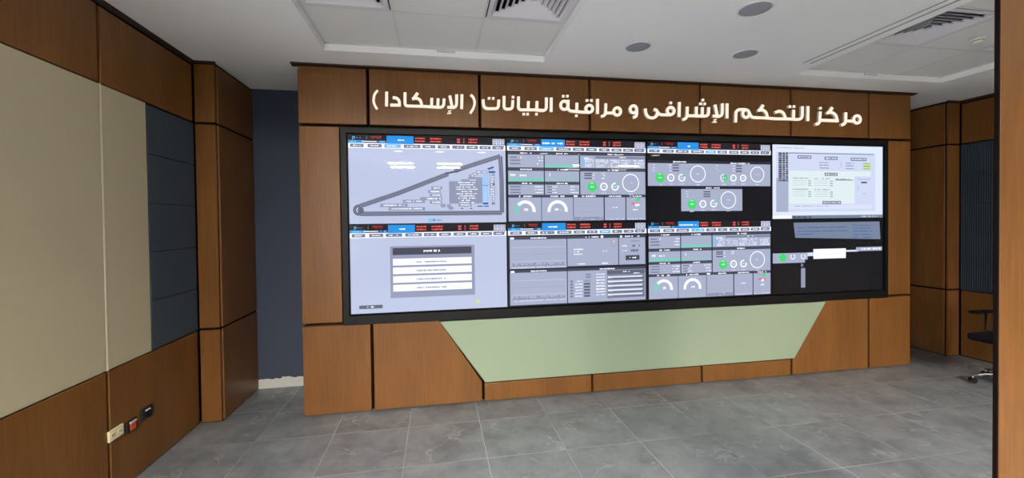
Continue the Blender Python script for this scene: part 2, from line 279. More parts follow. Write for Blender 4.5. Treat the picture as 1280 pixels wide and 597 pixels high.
  [(0,[(2.395,2.385),(2.395,2.381),(2.395,2.376),(2.395,2.369),(2.396,2.361),(2.397,2.354),(2.398,2.346),(2.401,2.34),(2.404,2.333),(2.407,2.327),(2.411,2.321),(2.416,2.315),(2.421,2.31),(2.428,2.305),(2.435,2.302),(2.442,2.299),(2.449,2.297),(2.457,2.296),(2.464,2.296),(2.472,2.296),(2.479,2.297),(2.487,2.299),(2.494,2.302),(2.501,2.305),(2.507,2.309),(2.513,2.314),(2.518,2.32),(2.522,2.326),(2.525,2.332),(2.528,2.339),(2.53,2.345),(2.53,2.351),(2.53,2.358),(2.529,2.365),(2.527,2.371),(2.524,2.376),(2.52,2.382),(2.514,2.387),(2.507,2.389),(2.501,2.391),(2.495,2.392),(2.492,2.392),(2.489,2.393)],[(2.421,2.387),(2.421,2.383),(2.421,2.377),(2.421,2.371),(2.422,2.365),(2.423,2.359),(2.424,2.354),(2.426,2.349),(2.428,2.344),(2.43,2.339),(2.433,2.335),(2.436,2.331),(2.439,2.328),(2.443,2.326),(2.447,2.324),(2.451,2.322),(2.456,2.321),(2.461,2.32),(2.465,2.32),(2.469,2.32),(2.474,2.321),(2.479,2.322),(2.484,2.324),(2.488,2.326),(2.491,2.328),(2.493,2.331),(2.496,2.334),(2.499,2.337),(2.501,2.341),(2.502,2.345),(2.503,2.348),(2.504,2.351),(2.504,2.355),(2.503,2.358),(2.502,2.362),(2.501,2.364),(2.5,2.365),(2.5,2.365),(2.498,2.366),(2.494,2.367),(2.49,2.368),(2.486,2.368),(2.482,2.369)]),
   (0,[(2.505,2.354),(2.526,2.333),(2.551,2.326),(2.647,2.327)],[(2.525,2.371),(2.541,2.354),(2.556,2.35),(2.648,2.352)]),
   (1,[(2.659,2.374),(2.658,2.369),(2.656,2.364),(2.653,2.36),(2.649,2.357),(2.645,2.356),(2.64,2.355),(2.636,2.355),(2.632,2.357),(2.628,2.36),(2.625,2.363),(2.623,2.368),(2.622,2.373),(2.623,2.378),(2.625,2.383),(2.628,2.386),(2.632,2.389),(2.636,2.391),(2.641,2.392),(2.645,2.392),(2.649,2.39),(2.653,2.387),(2.656,2.384),(2.658,2.379)],[(2.686,2.375),(2.684,2.364),(2.68,2.353),(2.673,2.344),(2.663,2.337),(2.652,2.332),(2.64,2.33),(2.628,2.331),(2.617,2.335),(2.608,2.342),(2.601,2.351),(2.597,2.361),(2.595,2.372),(2.597,2.383),(2.601,2.394),(2.608,2.403),(2.618,2.41),(2.629,2.415),(2.641,2.417),(2.653,2.416),(2.664,2.412),(2.673,2.405),(2.68,2.396),(2.685,2.386)]),
   (0,[(2.63,2.453),(2.654,2.453)],[(2.63,2.431),(2.654,2.431)])],
  [(0,[(2.709,2.452),(2.705,2.323)],[(2.736,2.452),(2.732,2.324)])],
  [(0,[(2.783,2.415),(2.78,2.343),(2.775,2.329),(2.768,2.32),(2.746,2.313)],[(2.81,2.416),(2.807,2.34),(2.8,2.318),(2.784,2.3),(2.755,2.29)]),
   (0,[(2.793,2.325),(2.953,2.327)],[(2.794,2.35),(2.954,2.352)]),
   (0,[(2.869,2.418),(2.866,2.34)],[(2.897,2.419),(2.894,2.34)]),
   (0,[(2.877,2.325),(2.953,2.326)],[(2.878,2.35),(2.954,2.351)]),
   (0,[(2.926,2.416),(2.924,2.339)],[(2.954,2.416),(2.951,2.34)]),
   (0,[(2.987,2.418),(2.984,2.369),(2.979,2.358),(2.972,2.353),(2.95,2.351)],[(3.015,2.418),(3.012,2.365),(3.003,2.343),(2.982,2.329),(2.952,2.326)]),
   (0,[(2.932,2.488),(2.957,2.489)],[(2.932,2.466),(2.957,2.467)]),
   (0,[(2.911,2.455),(2.935,2.456)],[(2.91,2.433),(2.935,2.433)]),
   (0,[(2.95,2.456),(2.975,2.457)],[(2.95,2.434),(2.974,2.435)])],
  [(0,[(3.047,2.439),(3.069,2.343)],[(3.074,2.445),(3.097,2.35)]),
   (0,[(3.119,2.455),(3.116,2.371),(3.111,2.36),(3.104,2.355),(3.084,2.353)],[(3.147,2.456),(3.144,2.367),(3.134,2.344),(3.114,2.331),(3.087,2.328)]),
   (0,[(3.036,2.33),(3.103,2.328)],[(3.038,2.355),(3.105,2.354)]),
   (0,[(3.074,2.319),(3.044,2.314),(3.058,2.295)],[(3.076,2.31),(3.061,2.307),(3.066,2.3)]),
   (0,[(3.037,2.283),(3.077,2.286)],[(3.037,2.295),(3.076,2.298)])],
  [(0,[(3.165,2.457),(3.163,2.326)],[(3.193,2.457),(3.191,2.326)])],
  [(0,[(3.276,2.293),(3.279,2.367),(3.284,2.384),(3.293,2.392),(3.306,2.395),(3.362,2.397)],[(3.248,2.293),(3.25,2.37),(3.258,2.396),(3.278,2.414),(3.302,2.421),(3.363,2.422)]),
   (1,[(3.383,2.373),(3.382,2.367),(3.38,2.362),(3.377,2.357),(3.373,2.354),(3.369,2.352),(3.365,2.352),(3.361,2.352),(3.357,2.354),(3.353,2.357),(3.35,2.361),(3.348,2.366),(3.348,2.372),(3.348,2.378),(3.35,2.384),(3.354,2.388),(3.357,2.391),(3.361,2.393),(3.365,2.394),(3.369,2.393),(3.373,2.392),(3.377,2.389),(3.38,2.385),(3.382,2.379)],[(3.412,2.374),(3.41,2.363),(3.406,2.351),(3.399,2.341),(3.389,2.333),(3.378,2.328),(3.365,2.326),(3.352,2.327),(3.341,2.332),(3.331,2.339),(3.324,2.349),(3.32,2.36),(3.319,2.371),(3.32,2.383),(3.324,2.394),(3.331,2.404),(3.341,2.412),(3.353,2.417),(3.365,2.42),(3.378,2.418),(3.39,2.414),(3.399,2.406),(3.406,2.397),(3.41,2.386)]),
   (0,[(3.379,2.385),(3.4,2.349),(3.423,2.331),(3.452,2.328),(3.504,2.328)],[(3.405,2.398),(3.423,2.365),(3.436,2.355),(3.455,2.353),(3.504,2.354)]),
   (0,[(3.423,2.33),(3.531,2.329),(3.667,2.324),(3.805,2.327),(3.894,2.325)],[(3.424,2.355),(3.532,2.354),(3.669,2.35),(3.807,2.353),(3.896,2.351)]),
   (0,[(3.527,2.464),(3.487,2.412)],[(3.553,2.45),(3.512,2.397)]),
   (0,[(3.485,2.39),(3.491,2.392),(3.498,2.394),(3.507,2.396),(3.515,2.398),(3.522,2.399),(3.527,2.399),(3.531,2.398),(3.536,2.396),(3.541,2.393),(3.545,2.39),(3.55,2.387),(3.553,2.383),(3.556,2.378),(3.558,2.371),(3.561,2.363),(3.563,2.354),(3.565,2.347),(3.566,2.341)],[(3.479,2.415),(3.484,2.416),(3.491,2.418),(3.5,2.421),(3.51,2.423),(3.521,2.424),(3.532,2.424),(3.541,2.422),(3.55,2.419),(3.558,2.415),(3.565,2.41),(3.572,2.404),(3.578,2.397),(3.583,2.389),(3.587,2.379),(3.589,2.369),(3.592,2.36),(3.593,2.353),(3.595,2.348)]),
   (0,[(3.663,2.38),(3.668,2.382),(3.674,2.385),(3.682,2.388),(3.689,2.39),(3.696,2.392),(3.701,2.393),(3.706,2.392),(3.712,2.392),(3.717,2.39),(3.722,2.388),(3.727,2.386),(3.731,2.382),(3.735,2.378),(3.739,2.37),(3.743,2.361),(3.746,2.352),(3.75,2.343),(3.752,2.338)],[(3.652,2.404),(3.656,2.405),(3.663,2.408),(3.671,2.411),(3.681,2.415),(3.691,2.418),(3.701,2.419),(3.711,2.418),(3.72,2.417),(3.729,2.415),(3.738,2.411),(3.746,2.406),(3.754,2.4),(3.761,2.391),(3.766,2.381),(3.771,2.371),(3.775,2.361),(3.778,2.353),(3.78,2.347)]),
   (0,[(3.836,2.424),(3.833,2.344)],[(3.866,2.424),(3.863,2.344)]),
   (0,[(3.797,2.462),(3.824,2.463)],[(3.797,2.439),(3.824,2.44)]),
   (0,[(3.84,2.464),(3.867,2.465)],[(3.84,2.441),(3.867,2.442)]),
   (0,[(3.926,2.458),(3.925,2.375),(3.919,2.361),(3.909,2.353),(3.888,2.351)],[(3.957,2.459),(3.955,2.371),(3.945,2.346),(3.921,2.329),(3.891,2.325)])],
  [(0,[(3.986,2.462),(3.983,2.326)],[(4.016,2.463),(4.014,2.327)])],
  [(0,[(4.115,2.419),(4.11,2.342),(4.106,2.324),(4.099,2.317),(4.074,2.31)],[(4.146,2.418),(4.141,2.339),(4.134,2.312),(4.116,2.294),(4.083,2.285)]),
   (0,[(4.119,2.459),(4.147,2.46)],[(4.119,2.436),(4.147,2.437)]),
   (0,[(4.127,2.324),(4.329,2.324)],[(4.128,2.352),(4.33,2.353)]),
   (0,[(4.249,2.468),(4.205,2.413)],[(4.276,2.453),(4.233,2.398)]),
   (0,[(4.2,2.39),(4.206,2.392),(4.215,2.394),(4.224,2.397),(4.234,2.399),(4.242,2.4),(4.248,2.4),(4.254,2.398),(4.261,2.396),(4.268,2.393),(4.274,2.389),(4.28,2.385),(4.284,2.38),(4.287,2.374),(4.29,2.365),(4.292,2.355),(4.294,2.344),(4.296,2.335),(4.297,2.328)],[(4.193,2.416),(4.198,2.417),(4.207,2.42),(4.217,2.422),(4.229,2.425),(4.241,2.426),(4.254,2.426),(4.265,2.424),(4.275,2.42),(4.285,2.415),(4.295,2.41),(4.303,2.403),(4.311,2.394),(4.317,2.384),(4.321,2.372),(4.323,2.36),(4.325,2.349),(4.327,2.34),(4.328,2.334)])],
  [(0,[(4.391,2.419),(4.389,2.342),(4.385,2.328),(4.376,2.32),(4.35,2.311)],[(4.423,2.419),(4.421,2.34),(4.414,2.315),(4.393,2.297),(4.361,2.286)]),
   (0,[(4.405,2.326),(4.493,2.327)],[(4.406,2.353),(4.494,2.354)]),
   (1,[(4.552,2.358),(4.551,2.352),(4.548,2.346),(4.545,2.342),(4.54,2.339),(4.536,2.337),(4.531,2.336),(4.526,2.336),(4.521,2.338),(4.517,2.341),(4.513,2.345),(4.511,2.351),(4.51,2.357),(4.511,2.362),(4.513,2.368),(4.517,2.372),(4.521,2.376),(4.526,2.378),(4.531,2.378),(4.536,2.378),(4.54,2.376),(4.545,2.373),(4.548,2.369),(4.551,2.364)],[(4.584,2.359),(4.582,2.347),(4.577,2.335),(4.569,2.325),(4.558,2.316),(4.545,2.311),(4.531,2.309),(4.517,2.31),(4.504,2.315),(4.493,2.322),(4.485,2.332),(4.48,2.344),(4.478,2.356),(4.48,2.368),(4.485,2.379),(4.493,2.39),(4.504,2.398),(4.517,2.403),(4.531,2.406),(4.545,2.404),(4.558,2.4),(4.569,2.392),(4.577,2.382),(4.582,2.371)])],
]
# ------------------------------------------------------------------ materials
OAK = wood('oak_veneer', OAK_A, OAK_B)
DARK = plain('dark_groove', (20, 12, 8), .8, spec=.1)
CROWN = plain('dark_brown_moulding', (52, 30, 20), .5)  # moulding in one dark brown tone
WHITE = plain('ceiling_paint', (240, 239, 236), .9, spec=.2)
TILE = plain('ceiling_tile_board', (222, 220, 215), .95, spec=.1, bump=.2)
BAR = plain('ceiling_grid_bar', (208, 206, 202), .6)
DIFF = plain('diffuser_white', (214, 210, 212), .55)
SLOT = plain('diffuser_slot_black', (14, 14, 15), .8)
GREYCLOTH = plain('speaker_cloth_grey', (150, 151, 156), .9, bump=.5, bscale=400)
RIM = plain('white_rim', (222, 222, 220), .45)
BLUEWALL = plain('slate_blue_paint', (68, 75, 90), .85, spec=.2)
PLASTER = plain('bare_white_plaster', (196, 196, 190), .9, bump=.4, bscale=40)
CREAM = fabric('cream_fabric', (184, 173, 144))
SEAMC = plain('cream_edge_strip', (214, 204, 178), .7)
SLATE = fabric('slate_fabric', (68, 76, 84))
SLATERIB = fabric('slate_ribbed_fabric', (58, 68, 76), 14)
SAGE = plain('sage_green_laminate', (146, 160, 135), .42, spec=.3)
BLACKP = plain('black_plastic', (11, 11, 12), .5, spec=.25)
FLOOR = floor_mat()
GREYW = plain('rear_wall_paint', (232, 230, 224), .9)
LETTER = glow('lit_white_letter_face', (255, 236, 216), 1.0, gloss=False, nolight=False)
CHROME = plain('chrome', (215, 215, 218), .18, metal=1)
H, ZU, ZL = 2.6275, 2.181, .688
XLW, XRW = -1.0594, 5.98             # left and right wall faces
YB = .683                            # blue back wall
YR = -12.0                           # rear wall behind the camera
XF0, XF1 = -.347, 5.174              # feature wall

# ------------------------------------------------------------------ shell
g = Geo().box(XLW-.2, XRW+.2, YR-.2, YB+.2, -.1, 0); struct(g.build('floor', FLOOR))

TL = (-.085, 1.464, -2.87, -.28)     # recessed ceiling trays x0,x1,y0,y1
TR = (3.585, 5.085, -2.87, -.31)
TH = .05
DCELLS = ({(0, 1), (2, 1)}, {(0, 1), (2, 1)})
def grid_faces(xs, ys, holes, z, g, zz):
    for i in range(len(xs)-1):
        for j in range(len(ys)-1):
            cx, cy = (xs[i]+xs[i+1])/2, (ys[j]+ys[j+1])/2
            if any(h[0] < cx < h[1] and h[2] < cy < h[3] for h in holes): continue
            g.box(xs[i], xs[i+1], ys[j], ys[j+1], z, zz)
g = Geo()
g.box(XLW-.2, TL[0], YR-.2, YB+.2, H, H+.2); g.box(TL[1], TR[0], YR-.2, YB+.2, H, H+.2); g.box(TR[1], XRW+.2, YR-.2, YB+.2, H, H+.2)
for t in (TL, TR):
    g.box(t[0], t[1], YR-.2, t[2], H, H+.2); g.box(t[0], t[1], t[3], YB+.2, H, H+.2)
    g.box(t[0], t[1], t[2], t[3], H+TH+.09, H+.2)
ceiling = struct(g.build('ceiling', WHITE))
for t, xs in ((TL, [-.085, .42, .955, 1.464]), (TR, [3.585, 4.105, 4.625, 5.085])):
    ys = [t[3]-.517*k for k in range(6)]; ys[-1] = t[2]
    gt = Geo(); gb = Geo()
    for i in range(3):
        for j in range(5):
            if (i, j) in DCELLS[t is TR]: continue
            gt.cbox(xs[i]+.006, xs[i+1]-.006, ys[j+1]+.006, ys[j]-.006, H+TH, H+TH+.02, .002)
    for x in xs[1:3]: gb.box(x-.007, x+.007, t[2], t[3], H+TH-.003, H+TH+.01)
    for y in ys[1:-1]: gb.box(t[0], t[1], y-.007, y+.007, H+TH-.002, H+TH+.012)
    for a, b in ((t[0], t[0]+.014), (t[1]-.014, t[1])): gb.box(a, b, t[2], t[3], H+TH-.004, H+TH+.01)
    for a, b in ((t[2], t[2]+.014), (t[3]-.014, t[3])): gb.box(t[0], t[1], a, b, H+TH-.004, H+TH+.01)
    gt.build('ceiling_tiles', TILE, ceiling, (0, 0, 0)); gb.build('ceiling_grid', BAR, ceiling, (0, 0, 0))
# two grey strips beside the right tray, groove shadow put into their colour
struct(Geo().prism([(3.425, H), (3.425, H-.004), (3.435, H-.004), (3.435, H)], 1, -2.9, -.55).prism([(3.490, H), (3.490, H-.004), (3.502, H-.004), (3.502, H)], 1, -2.9, -.55).build('trim_1', plain('groove_shadow_grey', (168, 166, 160), .8)))

def wood_panel(poly, axis, a, b, parent, c=.004):
    """poly in the wall's plane, front face at a, back at b"""
    return Geo().prism(poly, axis, a, b, 0, c).build('wood_panel', OAK, parent, (0, 0, 0))
def rect(x0, x1, z0, z1, gp=.011): return [(x0+gp, z0+gp), (x1-gp, z0+gp), (x1-gp, z1-gp), (x0+gp, z1-gp)]

# feature wall: dark carcass and oak panels with open joints
g = Geo().box(XF0+.012, XF1-.012, .062, YB, 0, H-.004)
wf = struct(g.build('wall_front', DARK))
cols = [XF0, .155, 1.005, 1.921, 2.933, 3.84, 4.685, XF1]
for i in range(7): wood_panel(rect(cols[i], cols[i+1], ZU, H-.004), 1, 0, .0615, wf)
wood_panel(rect(XF0, -.046, ZL, ZU), 1, 0, .0615, wf); wood_panel(rect(4.892, XF1, ZL, ZU), 1, 0, .0615, wf)
e = .011
wood_panel(rect(XF0, .155, 0, ZL), 1, 0, .0615, wf); wood_panel(rect(4.685, XF1, 0, ZL), 1, 0, .0615, wf)
wood_panel([(.155+e, e), (1.005-e, e), (1.005-e, .166), (.661, .676), (.155+e, .676)], 1, 0, .0615, wf)
wood_panel([(3.84+e, e), (4.685-e, e), (4.685-e, .676), (4.197, .676), (3.84+e, .160)], 1, 0, .0615, wf)
for i in (2, 3, 4): wood_panel(rect(cols[i], cols[i+1], 0, .160, .009), 1, 0, .0615, wf)
for x, s in ((XF0, 1), (XF1, -1)):
    for z0, z1 in ((0, ZL), (ZL, ZU), (ZU, H-.026)):
        Geo().cbox(min(x, x+s*.014), max(x, x+s*.014), .022, YB-.004, z0+e, z1-e, .003).build('wood_panel', OAK, wf, (0, 0, 0))
struct(Geo().prism([(-.030, H), (.03, H), (.03, H-.014), (0, H-.014), (-.027, H-.006)], 0, XF0-.034, XF1+.034).build('trim_2', CROWN))

# blue back wall with the unfinished strip at its foot
struct(Geo().box(XLW-.2, XRW+.2, YB, YB+.2, 0, H).build('wall_back', BLUEWALL))
rs = random.Random(3); top = [(XLW+.15+i*.02, .082+rs.uniform(-.006, .006)+(.008 if 9 < i < 14 else 0)) for i in range(36)]
struct(Geo().prism([(XLW+.15, 0)]+top+[(top[-1][0], 0)][:1], 1, YB-.006, YB+.002).build('baseboard_back', PLASTER))
struct(Geo().box(XF1, XRW-.161, YB-.006, YB+.002, 0, .08).build('baseboard_back_right', PLASTER))

# left wall
def side_wall(nm, x, s, ys, cname):
    """s = +1 when the room lies on the +x side"""
    g = Geo().box(min(x-s*.02, x-s*.2), max(x-s*.02, x-s*.2), YR, YB+.01, 0, H); w = struct(g.build(nm, DARK))
    for a, b in zip(ys[:-1], ys[1:]):
        y0, y1 = min(a, b), max(a, b)
        for z0, z1 in ((0, ZL), (ZU, H-.026)):
            Geo().prism(rect(y0, y1, z0, z1, .010), 0, x, x-s*.021, 0, .004).build('wood_panel', OAK, w, (0, 0, 0))
    return w
yl = [.049, -.815, -2.05, -3.3, -4.55, -5.8, -7.05, -8.3, -9.55, -10.8, YR]
wl = side_wall('wall_left', XLW, 1, yl, None)
yr = [.143, -1.1, -2.3, -3.5, -4.7, -5.9, -7.1, -8.3, -9.5, -10.7, YR]
wr = side_wall('wall_right', XRW, -1, yr, None)
struct(Geo().prism([(XLW, H), (XLW+.016, H), (XLW+.013, H-.012), (XLW, H-.026)], 1, YR, .049).build('trim_3', CROWN))
struct(Geo().prism([(XRW, H), (XRW-.016, H), (XRW-.013, H-.012), (XRW, H-.026)], 1, YR, .143).build('trim_4', CROWN))
# pilasters: part of the side walls
for w, x0, x1, y, side in ((wl, XLW, XLW+.15, .049, 1), (wr, XRW-.161, XRW, .143, -1)):
    a, b = (x0, x1-.012) if side > 0 else (x0+.012, x1)
    Geo().box(a, b, y+.014, YB, 0, H-.004).build('pilaster_core', DARK, w, (0, 0, 0))
    for z0, z1 in ((0, ZL), (ZL, ZU), (ZU, H-.014)):
        Geo().prism(rect(x0+.001, x1-.001, z0, z1, .009), 1, y, y+.016, 0, .002).build('wood_panel', OAK, w, (0, 0, 0))
        xf = x1 if side > 0 else x0
        Geo().prism(rect(y+.02, YB, z0, z1, .009), 0, xf, xf-side*.014, 0, .003).build('wood_panel', OAK, w, (0, 0, 0))
    Geo().box(x0, x1, y-.008, y+.01, H-.014, H).build('crown', CROWN, w, (0, 0, 0))
# rear wall behind the camera
g = Geo().box(XLW-.2, XRW+.2, YR-.2, YR-.02, 0, H); struct(g.build('wall_rear', GREYW))

# fabric panels on the left wall
def fab(y0, y1, z0, z1, x, s, mat, label, group, th=.012, c=.005):
    o = Geo().prism([(y0+.001, z0+.001), (y1-.001, z0+.001), (y1-.001, z1-.001), (y0+.001, z1-.001)], 0, x+s*.002, x-s*.0195, 0, c).build('fabric_wall_panel', mat, None, (x-s*.0195, (y0+y1)/2, z0))
    return tag(o, label, 'wall panel', group)
fab(-.811, -.463, ZL-.004, ZU+.004, XLW, 1, CREAM, 'narrower cream fabric wall panel between the pale vertical seam and the slate panels', 'cream fabric panels')
fab(-2.05, -.819, ZL-.004, ZU+.004, XLW, 1, CREAM, 'wide cream fabric wall panel cut off by the left edge of view', 'cream fabric panels')
tag(Geo().box(XLW-.0195, XLW+.004, -.8188, -.8112, ZL-.004, ZU+.004).build('seam_strip', SEAMC, None, (XLW-.0195, -.815, ZL)), 'thin pale vertical strip between the two cream wall panels', 'trim strip')
names = ['lowest', 'second lowest', 'middle', 'second highest', 'topmost']
for k in range(5):
    z0 = ZL-.002+k*.2985
    fab(-.459, .045, z0, z0+.2985, XLW, 1, SLATE, names[k]+' slate-blue fabric block of the column beside the left pilaster', 'slate fabric blocks on the left wall')
for k in range(5):
    z0 = ZL-.002+k*.2985
    fab(-.90, .139, z0, z0+.2985, XRW, -1, SLATERIB, names[k]+' dark ribbed fabric block on the far right wall', 'ribbed fabric blocks on the right wall')
for nm, x, sd, y1, mt in (('trim_5', XLW, 1, -2.054, plain('painted_infill', (190, 182, 158), .9)), ('trim_6', XRW, -1, -.904, SLATE)):
    struct(Geo().prism([(YR, ZL), (y1, ZL), (y1, ZU), (YR, ZU)], 0, x, x-sd*.0195).build(nm, mt))

# sage green panel
tag(Geo().prism([(.668, .668), (4.190, .668), (3.852, .166), (1.018, .166)], 1, -.020, -.0005, 0, .004).build('accent_panel', SAGE, None, (2.43, 0, .166)),
    'wide sage green trapezoid panel on the wood wall below the screens', 'wall panel')

# sockets on the left wall
def socket(y, z, w, h, plate, label, kind):
    o = thing('wall_socket', (XLW, y, z), label, 'socket', 'sockets on the left wall')
    Geo().cbox(XLW-.002, XLW+.010, y-w/2, y+w/2, z-h/2, z+h/2, .003).build('cover_plate', plate, o)
    return o
CR = plain('cream_plastic', (232, 222, 180), .4); DK = plain('dark_plate', (34, 30, 36), .35); RED = plain('red_plastic', (200, 74, 36), .4)
HILITE = plain('highlight_pale', (205, 198, 205), .4)  # highlight along the socket tops, painted as pale strips
o = socket(-.775, .336, .105, .058, CR, 'cream rectangular wall socket, nearest of the three in the row', 0)
for dy in (-.024, .024):
    h_ = Geo().lathe([(.0165, 0), (.0165, .003), (.013, .003), (.012, .001)], (XLW+.0095, -.775+dy, .336), 20, 0, True, 0).build('socket_face', CR, o)
    Geo().lathe([(.003, 0), (.003, .002)], (XLW+.0115, -.775+dy-.006, .336), 8, 0, True, 0).lathe([(.003, 0), (.003, .002)], (XLW+.0115, -.775+dy+.006, .336), 8, 0, True, 0).build('pin_hole', DK, h_)
o = socket(-.657, .322, .085, .066, DK, 'dark wall socket with a red insert, middle of the three', 0)
Geo().cbox(XLW+.008, XLW+.016, -.676, -.634, .298, .336, .003).build('red_insert', RED, o)
Geo().cbox(XLW+.008, XLW+.018, -.680, -.630, .338, .347, .002).build('top_highlight', HILITE, o)
o = socket(-.53, .338, .10, .072, DK, 'black wall socket with a painted highlight on top, farthest of the three', 0)
Geo().cbox(XLW+.008, XLW+.015, -.555, -.505, .312, .345, .003).build('socket_face', BLACKP, o)
Geo().cbox(XLW+.008, XLW+.018, -.550, -.512, .352, .360, .002).build('top_highlight', HILITE, o)

# ------------------------------------------------------------------ lettering
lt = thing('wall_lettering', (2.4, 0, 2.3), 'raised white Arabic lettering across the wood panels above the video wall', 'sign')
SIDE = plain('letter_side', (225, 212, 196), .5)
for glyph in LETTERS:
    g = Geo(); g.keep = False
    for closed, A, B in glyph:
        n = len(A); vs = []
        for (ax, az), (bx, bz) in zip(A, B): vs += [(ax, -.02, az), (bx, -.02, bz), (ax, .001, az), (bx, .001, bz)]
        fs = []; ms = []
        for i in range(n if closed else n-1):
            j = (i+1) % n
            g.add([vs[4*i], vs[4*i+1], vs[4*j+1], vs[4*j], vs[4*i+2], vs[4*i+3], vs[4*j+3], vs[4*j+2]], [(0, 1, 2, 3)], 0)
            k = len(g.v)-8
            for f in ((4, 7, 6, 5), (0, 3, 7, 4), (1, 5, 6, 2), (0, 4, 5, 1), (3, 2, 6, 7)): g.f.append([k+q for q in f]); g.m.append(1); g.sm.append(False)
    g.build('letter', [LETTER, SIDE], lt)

# ------------------------------------------------------------------ video wall
fr = Geo()
X0, X1, Z0, Z1 = -.046, 4.892, .676, 2.166
A0, A1, B0, B1 = -.004, 4.858, .744, 2.124
fr.box(X0, A0, -.012, .06, Z0, Z1); fr.box(A1, X1, -.012, .06, Z0, Z1); fr.box(A0, A1, -.012, .06, Z0, B0); fr.box(A0, A1, -.012, .06, B1, Z1)
fr.box(A0, A1, .035, .06, B0, B1)
tag(fr.build('video_wall_frame', BLACKP, None, (2.43, .02, Z0)), 'black surround framing the four by two block of display panels', 'frame')
for o_ in list(wf.children): pass

PAL = {'bg': (180, 189, 216), 'lav': (160, 167, 192), 'pale': (212, 222, 240), 'navy': (34, 37, 52), 'blk': (10, 10, 13), 'hdr': (24, 22, 28), 'white': (238, 242, 255),
       'soft': (208, 214, 235), 'blue': (30, 140, 220), 'cyan': (110, 190, 235), 'red': (225, 84, 72), 'dred': (170, 40, 40), 'gry': (120, 124, 146), 'mid': (92, 95, 114), 'dk': (66, 68, 84),
       'track': (74, 77, 92), 'grn': (66, 206, 108), 'teal': (110, 200, 175), 'sky': (150, 190, 235), 'ygr': (212, 226, 228), 'navyb': (44, 84, 150), 'yel': (210, 220, 70), 'steel': (112, 126, 150),
       'org': (190, 120, 60), 'win': (198, 206, 232), 'line': (140, 146, 172)}
PK = list(PAL); SM = [glow('screen_'+k, PAL[k], 1.06, True, k not in ('bg', 'lav', 'pale', 'win')) for k in PK]
PW, PH = 1.2135, .684
